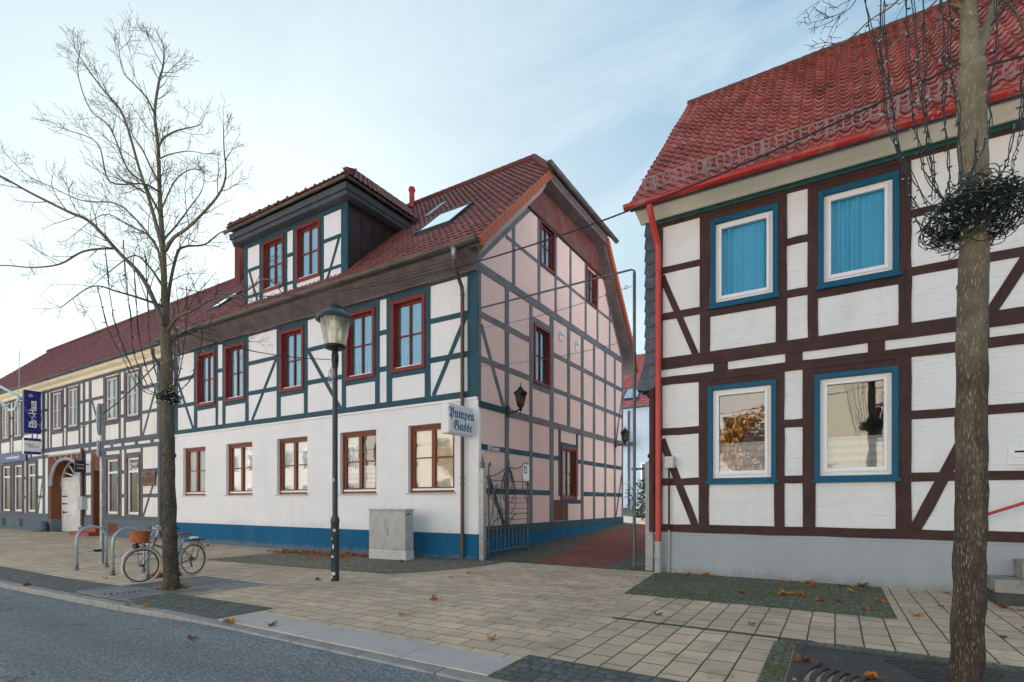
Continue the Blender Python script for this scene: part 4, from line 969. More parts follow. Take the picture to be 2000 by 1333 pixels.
# shop door
m = MB(); m.fbox(FR, -30.95, -30.8, .25, 3.85, -.4, .04); m.fbox(FR, -29.87, -29.72, .25, 3.85, -.4, .04); m.fbox(FR, -30.8, -29.87, 2.98, 3.85, -.4, .035); dr = obj('door_frame', m, M['gate_brown'], lh)
m = MB(); m.fbox(FR, -30.8, -29.87, .25, 2.98, -.45, -.40)
for z in (.45, 1.4): m.fbox(FR, -30.7, -29.97, z, z+.75, -.4, -.37)
m.fbox(FR, -30.7, -29.97, 2.3, 2.9, -.4, -.38); obj('door', m, M['door_dark'], dr)
m = MB(); m.tube([FR(-29.95,1.15,-.36), FR(-29.95,1.15,-.3), FR(-30.08,1.15,-.3)], .018, 8); obj('door_handle', m, M['galv'], dr)
st = MB(); st.box(-31.7, -29.5, 10.55, 11.2, -.2, .06); st.box(-31.5, -29.6, 10.85, 11.25, .06, .27); obj('entrance_steps', st, M['red_step'], lh, bevel=.01)
# projecting sign above the door
m = MB(); m.box(-31.50, -31.35, 10.68, 11.08, 2.93, 3.5); m.box(-31.45,-31.40,11.08,11.25,3.3,3.35); r = obj('hanging_sign', m, M['grille'], lh, label='small dark projecting shop sign')
text(r, 'Friseur', .105, plane_side(-31.35), 10.88, 3.30, .004, M['white_letter']); text(r, 'Daniel', .105, plane_side(-31.35), 10.88, 3.13, .004, M['white_letter'])
# meter box, pipes
m = MB(); m.fbox(FR, -32.1, -31.6, 1.1, 1.75, 0, .22); obj('meter_box', m, M['grey_pipe'], lh, bevel=.01)
m = MB(); m.tube([FR(-31.95,4.15,.1), FR(-31.95,.3,.1)], .07, 10); obj('downpipe', m, M['pipe_brown'], lh, smooth='auto')
m = MB(); m.tube([(-24.0,10.78,7.82),(-24.0,10.80,7.5),(-24.03,11.02,7.2),(-24.06,11.1,6.9),(-24.06,11.1,.0)], .06, 10)
for z in (6.5,4.1,2.0): m.tube([(-24.06,11.1,z),(-24.06,11.1,z+.05)], .072, 10)
obj('downpipe', m, M['gutter_dark'], lh, smooth='auto')
m = MB(); m.tube([(-23.42,11.12,7.6),(-23.42,11.12,.0)], .062, 10)
for z in (6.9,5.6,4.4,3.2): m.tube([(-23.42,11.12,z),(-23.42,11.12,z+.06)], .075, 10)
obj('downpipe', m, M['red_pipe'], lh, smooth='auto')
m = MB(); m.poly_prism(lambda u, v, w: (w, u, v), [(11.25,7.56),(11.16,7.56),(11.12,7.70),(10.93,7.78),(10.88,7.92),(11.25,8.3)][::-1], LX0, LX1); obj('cornice_board', m, plaster('cream_eave_board', (.84,.77,.60), .06, (.35,.26,.16), .25), lh)
gutter(lh, LX0, LX1-.05, 10.78, 7.96, M['gutter_dark'], .085, joints=3)
aL = math.atan(.965); cL, sL = math.cos(aL), math.sin(aL); LL = (16.6-10.8)/cL
tile_roof('roof', M['tile_l'], lh, (0,10.82,7.92), (1,0,0), (0,cL,sL), int(LL/.30)+1, .30, lambda s: LX0, lambda s: LX1-.02, .24, samp=5)
tile_roof('roof', M['tile_l'], lh, (0,22.4,7.92), (-1,0,0), (0,-cL,sL), int(LL/.30)+1, .30, lambda s: 23.35, lambda s: -LX0, .24, samp=5)
ridge_tiles('ridge_tiles', M['ridge_r'], lh, (LX0,16.6,13.58), (LX1,16.6,13.58), .11)
m = MB(); m.box(-26.95, -26.5, 16.0, 16.5, 12.6, 14.9); m.box(-27.0, -26.45, 15.95, 16.55, 14.9, 15.0); obj('chimney', m, M['chim'], lh)
# banner signs
fs_ = plane_side(-37.04)
bn = thing('projecting_sign', 'tall navy sign reading Elbe-Haus upright in white letters', 'sign', (-37.1, 10.75, 5.2))
m = MB(); m.box(-37.28, -37.04, 10.38, 11.1, 5.18, 7.5); obj('sign_box', m, M['banner_blue'], bn, bevel=.012)
text(bn, 'Elbe-Haus', .44, fs_, 10.76, 6.22, .004, M['white_letter'], rot=PI/2, sx=.82, bold=.012); text(bn, '®', .24, fs_, 10.68, 7.22, .004, M['white_letter'], rot=PI/2)
m = MB()
for z in (7.3,6.35,5.35): m.box(-37.18, -37.14, 11.1, 11.25, z-.03, z+.03)
m.box(-37.2,-37.12,11.17,11.22,3.9,7.6); obj('bracket', m, M['galv'], bn)
bn = thing('projecting_sign', 'small white projecting sign with navy bands below the tall navy sign', 'sign', (-37.1, 10.75, 4.0))
m = MB(); m.box(-37.26, -37.04, 10.38, 11.1, 4.06, 4.93); obj('sign_box', m, M['sign_white'], bn, bevel=.01)
m = MB(); m.fbox(fs_, 10.382, 11.098, 4.78, 4.925, -.21, .003); m.fbox(fs_, 10.382, 11.098, 4.065, 4.20, -.21, .003); obj('colour_band', m, M['banner_blue'], bn)
text(bn, 'Haus', .17, fs_, 10.62, 4.58, .004, M['gate_brown']); text(bn, 'Elbschnitt', .12, fs_, 10.8, 4.46, .004, paint('green_letter', (.03,.16,.10), .5))
m = MB()
for z in (4.8,4.2): m.box(-37.18, -37.14, 11.1, 11.25, z-.03, z+.03)
obj('bracket', m, M['galv'], bn)
bn = thing('shop_fascia_sign', 'long navy strip sign with a white web address above the shop windows', 'sign', (-42, 11.2, 3.8))
m = MB(); m.fbox(FR, -48, -39.5, 3.85, 4.42, .04, .10); obj('sign_board', m, M['banner_blue'], bn)
text(bn, 'www.elbe-haus.de', .30, FR, -41.6, 4.12, .104, M['white_letter'], bold=.006); text(bn, 'Elbe-Haus', .34, FR, -45.0, 4.14, .104, M['white_letter'])
m = MB(); random.seed(5)
m.sphere((-36.55,10.95,.05), .42, 9, 7, (1,.8,1)); 
for i, p in enumerate(m.v): m.v[i] = tuple(Vector(p) + .09*Vector((noise.noise(Vector(p)*3), noise.noise(Vector(p)*3+Vector((5,0,0))), noise.noise(Vector(p)*3+Vector((0,7,0))))))
r = thing('kerb_boulder', 'rough grey boulder guarding the foot of the arched gateway', 'boulder', (-36.55,10.95,-.12)); obj('stone', m, M['plinth_slate'], r, smooth=True)
# ---------------------------------------------------------------- street furniture
# lamp
L0 = (-8.17, 6.83, gz(-8.17))
lp = thing('street_lamp', 'dark blue-grey lamp post with a pale conical glass lantern in front of the corner house', 'street lamp', L0)
x, y, z = L0
m = MB(); m.lathe([(.078,-.05),(.078,1.10),(.085,1.12),(.085,1.18),(.052,1.26),(.050,3.6),(.048,4.12)], x, y, 18, z); obj('post', m, M['post_grey'], lp, smooth='auto')
m = MB(); m.lathe([(.048,4.08),(.060,4.10),(.060,4.18),(.068,4.19),(.068,4.34),(.058,4.36),(.058,4.50)], x, y, 18, z); obj('collar', m, M['black_metal'], lp, smooth='auto')
m = MB(); m.lathe([(.06,4.42),(.18,4.44),(.205,4.47),(.205,4.50),(.17,4.515),(.06,4.50)], x, y, 28, z); obj('base_ring', m, M['black_metal'], lp, smooth='auto')
m = MB(); m.lathe([(.185,4.50),(.21,4.60),(.285,5.00),(.30,5.04)], x, y, 32, z); obj('glass_shade', m, M['glass_lamp'], lp, smooth=True)
m = MB(); m.lathe([(.175,4.51),(.20,4.60),(.275,5.0),(.27,5.03)], x, y, 32, z); 
t = NT('ribbed_lamp_diffuser'); t.t.links.new(t.n('ShaderNodeMixShader', {0: .30, 1: t.n('ShaderNodeBsdfTransparent', {'Color': (.99,.98,.94)}).outputs[0], 2: t.n('ShaderNodeMixShader', {0: .5, 1: t.n('ShaderNodeBsdfTranslucent', {'Color': (.97,.96,.88)}).outputs[0], 2: t.n('ShaderNodeBsdfDiffuse', {'Color': (.96,.95,.88)}).outputs[0]}).outputs[0]}).outputs[0], t.out.inputs[0]); obj('diffuser', m, t.m, lp, smooth=True)
m = MB(); m.lathe([(0,4.52),(.05,4.52),(.055,4.78),(.09,4.80),(.10,4.98),(.0,5.0)], x, y, 16, z); obj('lamp_core', m, M['sign_white'], lp, smooth='auto')
m = MB(); m.lathe([(.30,4.985),(.355,4.975),(.362,4.99),(.345,5.03),(.26,5.11),(.155,5.19),(.13,5.20),(.135,5.225),(.145,5.24),(.115,5.285),(.05,5.30),(0,5.302)], x, y, 36, z); m.lathe([(0,5.03),(.26,5.04),(.30,4.985)], x, y, 36, z); obj('hood', m, M['post_grey'], lp, smooth='auto')
m = MB(); m.box(x-.02, x+.06, y-.10, y-.045, z+3.86, z+4.04); m.tube([(x-.03,y-.06,z+4.1),(x-.09,y-.08,z+3.95),(x-.05,y-.09,z+3.75),(x+.03,y-.08,z+3.8),(x+.05,y-.06,z+4.0)], .008, 5); obj('cable_clip', m, M['galv'], lp)
m = MB()
for (zz, aa, w_, h_) in ((.95,-.9,.03,.05),(.62,-1.2,.02,.08),(.45,-1.4,.035,.04),(.12,-1.2,.05,.06),(.06,-1.7,.03,.05),(.8,-1.6,.02,.03),(1.9,-1.2,.015,.06)):
    r_ = .0795 if zz < 1.1 else .0535
    n_ = 4; vs = []
    for i in range(n_+1):
        a_ = aa + (i/n_-.5)*w_/r_*1.6
        vs += [(x+r_*math.cos(a_), y+r_*math.sin(a_), z+zz), (x+r_*math.cos(a_), y+r_*math.sin(a_), z+zz+h_)]
    m.add(vs, [(2*i,2*i+2,2*i+3,2*i+1) for i in range(n_)])
obj('sticker_remains', m, M['sash_grey'], lp)
# utility cabinet
cb = thing('utility_cabinet', 'weathered grey two-door utility cabinet standing against the blue plinth', 'utility cabinet', (-10.25, 10.6, gz(-10)))
cx0, cx1, cy0, cy1, cz = -10.93, -9.57, 10.28, 10.60, gz(-10.2)
m = MB(); m.box(cx0, cx1, cy0, cy1, cz-.1, cz+.27); obj('base', m, M['cabinet_base'], cb, bevel=.012)
m = MB(); m.box(cx0+.012, cx1-.012, cy0+.012, cy1-.01, cz+.27, cz+1.30); obj('housing', m, M['cabinet'], cb, bevel=.008)
m = MB(); m.box(cx0-.008, cx1+.008, cy0-.012, cy1, cz+1.30, cz+1.36); obj('lid', m, M['cabinet'], cb, bevel=.02)
fc_ = plane_front(cy0+.012)
mid = cx0 + (cx1-cx0)*.46
for a, b in ((cx0+.02, mid-.004), (mid+.004, cx1-.02)):
    m = MB(); m.fbox(fc_, a, b, cz+.285, cz+1.29, 0, .018); d = obj('door', m, M['cabinet'], cb, bevel=.006)
    if a > mid:
        m = MB(); m.fbox(fc_, a+.07, a+.11, cz+.62, cz+.85, .016, .04); obj('handle', m, M['galv'], d, bevel=.006)
m = MB(); m.fbox(plane_side(cx1-.012), cy0+.05, cy0+.17, cz+1.20, cz+1.235, 0, .004); obj('label_plate', m, M['grille'], cb)
# lane name box sign
sg = thing('box_sign', 'white box sign lettered Pumpen Gasse in blue blackletter at the house corner', 'sign', (-8.07, 10.6, 3.5))
m = MB(); m.box(-8.20, -7.96, 10.03, 11.08, 3.16, 3.90); obj('sign_box', m, M['sign_white'], sg, bevel=.03)
m = MB(); m.box(-7.985, -7.945, 10.06, 11.05, 3.19, 3.87); obj('face_panel', m, M['sign_white'], sg, bevel=.012)
fm_ = plane_side(-7.945)
FRAK = lambda s: ''.join(chr(0x1D56C + ord(c) - 65) if c.isupper() else chr(0x1D586 + ord(c) - 97) if c.islower() else c for c in s)
text(sg, FRAK('Pumpen'), .34, fm_, 10.55, 3.66, .003, M['sign_blue'], sx=.88); text(sg, FRAK('Gasse'), .34, fm_, 10.60, 3.36, .003, M['sign_blue'], sx=.88)
m = MB(); m.box(-8.14, -8.06, 11.06, 11.26, 3.5, 3.56); obj('bracket', m, M['sign_white'], sg)
# blue lane nameplate on the gable rail
np_ = thing('street_nameplate', 'small dark street nameplate reading Pumpengasse on the gable rail', 'nameplate', (-7.9, 11.94, 2.93))
m = MB(); m.fbox(GA, 11.66, 12.22, 2.875, 3.005, .035, .055); obj('plate', m, M['sign_white'], np_); m = MB(); m.fbox(GA, 11.675, 12.205, 2.888, 2.992, .05, .058); obj('enamel', m, M['banner_blue'], np_)
text(np_, 'Pumpengasse', .10, GA, 11.94, 2.938, .060, M['white_letter'], sx=.85)
# wall lanterns on the gable
def wall_lantern(yw, y, z, label):
    r = thing('wall_lantern', label, 'wall lantern', (GX, yw, z), 'lanterns on the lane wall')
    X = GX + .46
    m = MB(); m.fbox(GA, yw-.07, yw+.07, z-.62, z-.32, .02, .07); m.tube([(GX+.06,yw,z-.52),(GX+.2,yw,z-.53),(GX+.36,yw,z-.47),(X,yw,z-.44)], .020, 8)
    m.tube([(GX+.06,yw,z-.42),(GX+.13,yw,z-.40),(GX+.2,yw,z-.46),(GX+.16,yw,z-.51)], .012, 6); obj('bracket', m, M['black_metal'], r, smooth='auto')
    m = MB(); m.lathe([(.0,-.58),(.015,-.56),(.01,-.52),(.03,-.48),(.055,-.44),(.035,-.42),(.10,-.36),(.105,-.33),(.0,-.33)], X, yw, 8, z)
    m.lathe([(.20,-.02),(.205,.01),(.14,.06),(.10,.10),(.07,.12),(.05,.17),(.02,.18),(.012,.22),(.018,.24),(.0,.30)], X, yw, 8, z); m.lathe([(.0,.0),(.2,-.02)], X, yw, 8, z)
    for k in range(6):
        a = k*PI/3; m.tube([(X+.105*math.cos(a), yw+.105*math.sin(a), z-.34), (X+.178*math.cos(a), yw+.178*math.sin(a), z-.01)], .010, 4)
    obj('lantern_frame', m, M['black_metal'], r, smooth='auto')
    m = MB(); m.lathe([(.10,-.335),(.172,-.01)], X, yw, 6, z); obj('glass', m, M['amber'], r)
    m = MB(); m.lathe([(0,-.32),(.03,-.30),(.045,-.18),(.0,-.12)], X, yw, 8, z); obj('bulb', m, M['sign_white'], r, smooth=True)
wall_lantern(12.65, 12.65, 4.52, 'black wall lantern on the gable nearest the Pumpen Gasse box sign')
wall_lantern(21.2, 21.2, 4.38, 'black wall lantern at the far end of the pink gable wall')
# traffic sign pole seen edge-on
px, py, pz = -16.2, 6.08, gz(-16.2)
ts = thing('traffic_sign', 'galvanised pole with a round sign and square plate seen almost edge-on', 'traffic sign', (px, py, pz))
m = MB(); m.tube([(px,py,pz-.05),(px,py,pz+4.15)], .045, 12); obj('pole', m, M['galv'], ts, smooth='auto')
nrm = Vector((math.cos(math.radians(51)), -math.sin(math.radians(51)), 0)).normalized() if False else Vector((.47,.88,0)).normalized()
side = Vector((-nrm.y, nrm.x, 0))
def disc(c, r, th, n=32):
    m = MB(); vs = []
    for s_ in (-th/2, th/2): vs += [c + side*(r*math.cos(2*PI*k/n)) + Vector((0,0,r*math.sin(2*PI*k/n))) + nrm*s_ for k in range(n)]
    m.add(vs, [tuple(range(n)), tuple(range(2*n-1, n-1, -1))] + [(k, n+k, n+(k+1) % n, (k+1) % n) for k in range(n)]); return m
obj('round_plate', disc(Vector((px,py,pz+3.75)) - nrm*.06, .42, .012), M['sign_white'], ts)
m = MB(); c = Vector((px,py,pz+2.98)) - nrm*.06
m.add([c + side*a + Vector((0,0,b)) + nrm*s_ for s_ in (-.005,.005) for a, b in ((-.3,-.21),(.3,-.21),(.3,.21),(-.3,.21))], [(0,1,2,3),(7,6,5,4),(0,4,5,1),(1,5,6,2),(2,6,7,3),(3,7,4,0)]); obj('square_plate', m, M['sign_white'], ts)
# bicycle stands
def stand(x, label):
    z = gz(x); r = thing('bicycle_stand', label, 'bicycle stand', (x, 5.55, z), 'tubular bicycle stands')
    pts = [(x,5.25,z-.02),(x,5.25,z+.72)] + [(x,5.55-.30*math.cos(PI*k/12),z+.72+.30*math.sin(PI*k/12)) for k in range(1,12)] + [(x,5.85,z+.72),(x,5.85,z-.02)]
    m = MB(); m.tube(pts, .030, 12); obj('hoop', m, M['stand'], r, smooth=True)
    m = MB(); m.tube([(x,5.28,z+.42),(x,5.82,z+.42)], .021, 10); obj('cross_bar', m, M['stand'], r, smooth=True)
    for y in (5.25,5.85):
        m = MB(); m.tube([(x,y,z-.01),(x,y,z+.10)], .036, 12); m.tube([(x,y,z+.0),(x,y,z+.012)], .07, 12); obj('foot', m, M['iron'], r, smooth='auto')
    return r
M['stand'] = paint('pale_blue_grey_tube_paint', (.37,.44,.50), .38, .12, 6, .3, .05, (.09,.08,.07), .45)
stand(-15.33, 'blue-grey bicycle stand beside the traffic sign pole'); stand(-13.45, 'blue-grey bicycle stand just left of the bicycle front wheel'); stand(-11.9, 'blue-grey bicycle stand the bicycle leans on')
lk = thing('cable_lock', 'short black lock left hanging on the cross bar of an empty stand', 'lock', (-15.33,5.66,gz(-15)+.42)); m = MB(); m.tube([(-15.33,5.58,gz(-15)+.44),(-15.33,5.64,gz(-15)+.42),(-15.33,5.74,gz(-15)+.43)], .032, 8); obj('lock_body', m, M['grille'], lk, smooth=True)
# ---------------------------------------------------------------- bicycle
def bicycle():
    fw = Vector((-11.28, 4.86, 0)); rw = Vector((-11.62, 5.98, 0)); R = .355
    d = (fw - rw); wb = d.length; d.normalize(); z0 = gz(-11.4)
    lean = .05; up = Vector((0,0,1)); lt = Vector((-d.y, d.x, 0)); upl = (up + lt*lean).normalized()
    def P(x, h, s=0): return rw + d*x + upl*h + lt*s + Vector((0,0,z0))
    b = thing('bicycle', 'sage green city bicycle with a wicker basket and cream tyres behind the slim tree', 'bicycle', (-11.45, 5.4, z0))
    sage = paint('sage_green_frame_paint', (.17,.20,.145), .35, .1, 5, .2, .04)
    tyre = paint('cream_tyre', (.60,.56,.47), .75, .1, 8); dark = M['black_metal']
    steel = paint('bright_steel', (.55,.56,.57), .25, .1, 8, .9, .03)
    steer = math.radians(-14)
    for cx, nm in ((0,'rear'), (wb,'front')):
        c = P(cx, R); ax = lt if nm == 'rear' else (Matrix.Rotation(steer, 3, 'Z') @ lt)
        fwd = ax.cross(upl) * -1; fwd.normalize()
        m = MB(); m.torus(c, ax, R-.024, .024, 48, 10); ty = obj('wheel', m, tyre, b, smooth=True)
        m = MB(); m.torus(c, ax, R-.056, .013, 48, 6, 1.2); obj('rim', m, dark, ty, smooth=True)
        m = MB(); m.tube([c-ax*.045, c+ax*.045], .026, 10); m.tube([c-ax*.07, c+ax*.07], .008, 6); obj('hub', m, dark, ty, smooth='auto')
        m = MB(); e1 = ax.orthogonal().normalized(); e2 = ax.cross(e1)
        for k in range(28):
            t1 = 2*PI*k/28; t2 = t1 + (.5 if k % 4 < 2 else -.5); s_ = .035 if k % 2 else -.035
            m.tube([c + ax*s_ + (e1*math.cos(t2)+e2*math.sin(t2))*.024, c + (e1*math.cos(t1)+e2*math.sin(t1))*(R-.06)], .0017, 4, False)
        obj('spokes', m, steel, ty)
        m = MB(); a0, a1 = (-.35, 2.6) if nm == 'rear' else (.35, 2.95)   # mudguard arc
        vs = []; n = 22
        for i in range(n+1):
            t = a0 + (a1-a0)*i/n; q = -fwd*math.cos(t) if nm == 'rear' else -fwd*math.cos(t)
            e = (fwd*math.cos(PI - t) + upl*math.sin(t))
            for s_, rr in ((-.03,R+.012),(0,R+.022),(.03,R+.012)): vs.append(c + e*rr + ax*s_)
        m.add(vs, [(3*i+j, 3*i+3+j, 3*i+4+j, 3*i+1+j) for i in range(n) for j in (0,1)]); obj('mudguard', m, tyre, b, smooth=True)
    bb = P(.44, .285); hub = P(0, R); seat = P(.27, .80); head_lo = P(wb-.20, .62); head_hi = P(wb-.27, .86); fc = P(wb, R)
    m = MB(); m.tube([bb, P(.30,.70)], .017, 10); m.tube([head_lo, bb], .023, 12); m.tube([P(wb-.235,.74), P(.345,.52)], .019, 12)
    m.tube([P(wb-.195,.60), P(wb-.28,.88)], .022, 12)
    for s_ in (-.06,.06): m.tube([hub+lt*s_, bb+lt*s_*.4], .010, 8); m.tube([hub+lt*s_, P(.315,.62)+lt*s_*.3], .009, 8)
    obj('frame', m, sage, b, smooth='auto')
    m = MB()
    for s_ in (-.06,.06): m.tube([fc+lt*s_, P(wb-.12,.56)+lt*s_, P(wb-.19,.62)+lt*s_*.3], [.009,.013,.013], 8)
    obj('fork', m, sage, b, smooth='auto')
    m = MB(); m.tube([P(wb-.28,.88), P(wb-.32,1.02), P(wb-.28,1.05)], .013, 8)
    hb = Matrix.Rotation(steer, 3, 'Z')
    def H(x, h, s_): return P(wb-.28,1.05) + (hb @ d)*x + upl*h + (hb @ lt)*s_
    m.tube([H(-.26,.0,-.30),H(-.14,.015,-.28),H(-.02,.03,-.18),H(.03,.0,-.06),H(.03,.0,.06),H(-.02,.03,.18),H(-.14,.015,.28),H(-.26,.0,.30)], .0115, 8); hbo = obj('handlebar', m, steel, b, smooth='auto')
    for s_ in (-.30,.30):
        m = MB(); m.tube([H(-.27,0,s_), H(-.15,.014,s_*.95)], .017, 8); obj('grip', m, dark, hbo, smooth=True)
        m = MB(); m.tube([H(-.10,.03,s_*.9), H(-.02,.02,s_*.82), H(.0,-.02,s_*.75)], .012, 6); obj('brake_lever', m, dark, hbo)
    m = MB(); m.sphere(H(.02,.05,.1), .035, 10, 6, (1,1,.6)); obj('bell', m, steel, hbo, smooth=True)
    m = MB(); m.tube([P(.30,.68), P(.255,.86)], .013, 8); obj('seat_post', m, steel, b, smooth=True)
    m = MB(); n = 10; vs = []
    for i in range(n+1):
        t = i/n; x_ = .12 + .30*t; w_ = .085*(1-t)**.6 + .022; h_ = .885 + .02*math.sin(t*PI) + (.015*(1-t))
        for k in range(8):
            a = 2*PI*k/8; vs.append(P(x_, h_ + .026*math.sin(a)*(1.1-.4*t), w_*math.cos(a)))
    m.add(vs, [(i*8+k, i*8+(k+1) % 8, (i+1)*8+(k+1) % 8, (i+1)*8+k) for i in range(n) for k in range(8)] + [tuple(range(7,-1,-1)), tuple(n*8+k for k in range(8))]); obj('saddle', m, paint('brown_leather', (.22,.06,.04), .45, .15, 8), b, smooth=True)
    # wicker basket (oval, woven in relief)
    c = P(wb+.06, .80); ax_ = hb @ lt; ay_ = hb @ d; m = MB(); n = 56; rows = 18; vs = []
    for j in range(rows+1):
        t = j/rows; z_ = .21*t; ra = .185 + .04*t; rb = .125 + .03*t
        if j > rows-2: ra += .008; rb += .008
        for k in range(n):
            a = 2*PI*k/n; wv = .0045*(1 if ((k//2) + j) % 2 else -1)
            vs.append(c + ax_*((ra+wv)*math.cos(a)) + ay_*((rb+wv)*math.sin(a)) + upl*z_)
    m.add(vs, [(j*n+k, j*n+(k+1) % n, (j+1)*n+(k+1) % n, (j+1)*n+k) for j in range(rows) for k in range(n)] + [tuple(range(n-1,-1,-1))])
    bk = obj('basket', m, paint('orange_wicker', (.36,.125,.035), .6, .35, 14, 0, .3, (.18,.06,.02), .5), b)
    m = MB(); m.tube([c + ax_*(.228*math.cos(2*PI*k/28)) + ay_*(.158*math.sin(2*PI*k/28)) + upl*.212 for k in range(29)], .011, 8); obj('basket_rim', m, bk.data.materials[0], bk, smooth=True)
    m = MB(); m.tube([P(wb-.2,.78), P(wb+.02,.79), P(wb+.14,.79)], .008, 6); m.tube([P(wb-.15,.70), P(wb+.08,.79)], .008, 6); m.tube([P(wb,.36,.075), P(wb+.02,.78,.09)], .005, 5); m.tube([P(wb,.36,-.075), P(wb+.02,.78,-.09)], .005, 5); obj('front_rack', m, dark, b)
    m = MB(); m.sphere(P(wb+.12,.74), .045, 10, 7); m.tube([P(wb+.12,.74), P(wb+.165,.74)], [.045,.05], 12); obj('headlight', m, dark, b, smooth='auto')
    m = MB()
    for s_ in (-.055,.055): m.tube([P(.24,.75,s_), P(-.24,.77,s_)], .0065, 6); m.tube([P(-.08,.76,s_), P(0,.36,s_*1.4)], .006, 6); m.tube([P(-.18,.765,s_), P(0,.36,s_*1.4)], .006, 6)
    for q in range(5): m.tube([P(.15-.09*q,.76,-.055), P(.15-.09*q,.76,.055)], .005, 5)
    m.box(*[v for q in range(3) for v in sorted((P(-.22,.775,-.05)[q], P(.06,.79,.05)[q]))]); obj('rear_rack', m, dark, b)
    m = MB(); m.sphere(P(.0,.81), .07, 12, 8, (1.3,1.3,.5)); obj('white_bag', m, M['sign_white'], b, smooth=True)
    m = MB(); m.sphere(P(-.37,.62), .03, 8, 6); obj('tail_light', m, M['red_pipe'], b, smooth=True)
    m = MB(); m.torus(bb - lt*.055, lt, .085, .007, 24, 6); 
    for s_, a in ((-1,.6),(1,.6+PI)):
        e = bb + d*(.17*math.cos(a)) + upl*(.17*math.sin(a)); m.tube([bb+lt*(-.07*s_), e+lt*(-.08*s_)], .010, 6); q = e+lt*(-.13*s_); m.tube([q-d*.05, q+d*.05], .022, 6)
    m.tube([bb - lt*.055 + upl*.085, hub - lt*.055 + upl*.03], .005, 4); m.tube([bb - lt*.055 - upl*.085, P(-.03,.19,-.055)], .005, 4)
    m.torus(hub - lt*.055, lt, .045, .012, 18, 6); m.tube([P(0,.33,-.06), P(-.01,.25,-.06), P(-.05,.18,-.06)], [.014,.018,.012], 6); obj('drivetrain', m, dark, b, smooth='auto')
bicycle()
# ---------------------------------------------------------------- wrought iron gate, posts and arch at the lane
gp = thing('gate_post', 'square galvanised gate post with a spiked ball finial at the house corner', 'gate post', (-7.74,11.16,0), 'posts of the lane gate')
m = MB(); m.box(-7.81, -7.67, 11.09, 11.23, -.05, 2.36); obj('shaft', m, M['galv'], gp, bevel=.006)
m = MB(); m.lathe([(.03,2.36),(.06,2.38),(.05,2.42),(.065,2.47),(.04,2.53),(.025,2.55),(.02,2.62),(.0,2.74)], -7.74, 11.16, 10); obj('finial', m, M['iron'], gp, smooth='auto')
gp = thing('gate_post', 'granite gate post with a dark ball finial beside the red downpipe', 'gate post', (-3.44,11.36,0), 'posts of the lane gate')
m = MB(); m.box(-3.53, -3.36, 11.28, 11.45, -.05, 2.36); obj('shaft', m, M['granite'], gp, bevel=.008)
m = MB(); m.lathe([(.03,2.36),(.05,2.37),(.03,2.40),(.03,2.43)], -3.44, 11.36, 10); m.sphere((-3.44,11.36,2.49), .065, 12, 8); obj('finial', m, M['black_metal'], gp, smooth='auto')
gt = thing('garden_gate', 'ornate grey wrought iron gate leaf standing open along the pink wall', 'gate', (-7.70,11.35,.2))
fg = plane_side(-7.70)
def bar(m, pts, r=.014, n=6): m.tube([fg(u, v, 0) for u, v in pts], r, n)
def spl(pts, k=8):
    out = []; P_ = [pts[0]] + list(pts) + [pts[-1]]
    for i in range(1, len(P_)-2):
        p0, p1, p2, p3 = [Vector(q) for q in P_[i-1:i+3]]
        for j in range(k):
            t = j/k; out.append(tuple(.5*((2*p1) + (p2-p0)*t + (2*p0-5*p1+4*p2-p3)*t*t + (3*p1-p0-3*p2+p3)*t**3)))
    out.append(tuple(pts[-1])); return out
m = MB(); bar(m, [(11.38,.12),(11.38,2.45),(11.42,2.52),(11.47,2.42)], .022, 8); bar(m, [(13.42,.12),(13.42,2.35)], .028, 8); bar(m, [(11.38,.20),(13.42,.20)], .018); bar(m, spl([(11.38,.78),(12.6,.80),(13.3,.84),(13.42,.95)]), .016); bar(m, [(11.38,2.06),(13.42,2.07)], .014)
bar(m, spl([(11.42,2.16),(11.75,2.22),(12.1,2.36),(12.32,2.46),(12.7,2.43),(13.05,2.5),(13.25,2.62),(13.42,2.62)]), .016)
for u in (13.42,11.38): 
    for v in (.4,2.0): m.box(-7.74,-7.66,u-.03,u+.03,v-.03,v+.03)
obj('frame', m, M['iron'], gt, smooth='auto')
m = MB()
for i in range(9):
    u = 11.58 + i*.20; bar(m, [(u,.20),(u,.79)], .010)
for v, a in ((1.60,12.0),(1.46,12.35),(1.30,12.0),(1.16,11.95),(1.0,12.2),(1.88,12.0)): bar(m, [(a,v),(13.42,v)], .009)
for u, t_ in ((11.60,1.85),(11.80,1.75),(12.0,1.3)): bar(m, [(u,.79),(u,t_)], .010)
obj('bars', m, M['iron'], gt)
m = MB()
for cx_, rx, top, bot in ((12.34,.52,2.44,1.16),(12.34,.40,2.42,1.45),(12.34,.26,2.40,1.75),(12.36,.15,2.36,2.06)):
    cy_ = (top+bot)/2; ry = (top-bot)/2
    bar(m, [(cx_ + rx*math.sin(2*PI*k/32)*(1 if True else 1)*(.75+.25*math.cos(2*PI*k/32+PI)), cy_ + ry*math.cos(2*PI*k/32)) for k in range(33)], .012)
bar(m, [(12.36 + (.02+.006*k)*math.cos(k*.5), 2.2 + (.02+.006*k)*math.sin(k*.5)) for k in range(20)], .010)
bar(m, spl([(11.42,.85),(11.55,1.25),(11.62,1.7),(11.75,1.95),(11.85,1.75)])); bar(m, spl([(11.42,1.7),(11.7,1.4),(12.0,1.2),(12.35,1.16)])); bar(m, spl([(11.45,.82),(11.8,1.05),(12.1,1.0),(12.35,.82)]))
bar(m, spl([(12.35,.82),(12.6,1.1),(12.9,1.16),(13.42,1.17)])); bar(m, spl([(13.42,1.46),(13.2,1.7),(13.12,2.0),(13.2,2.4)])); bar(m, spl([(12.1,.82),(12.25,1.02),(12.6,1.02)]))
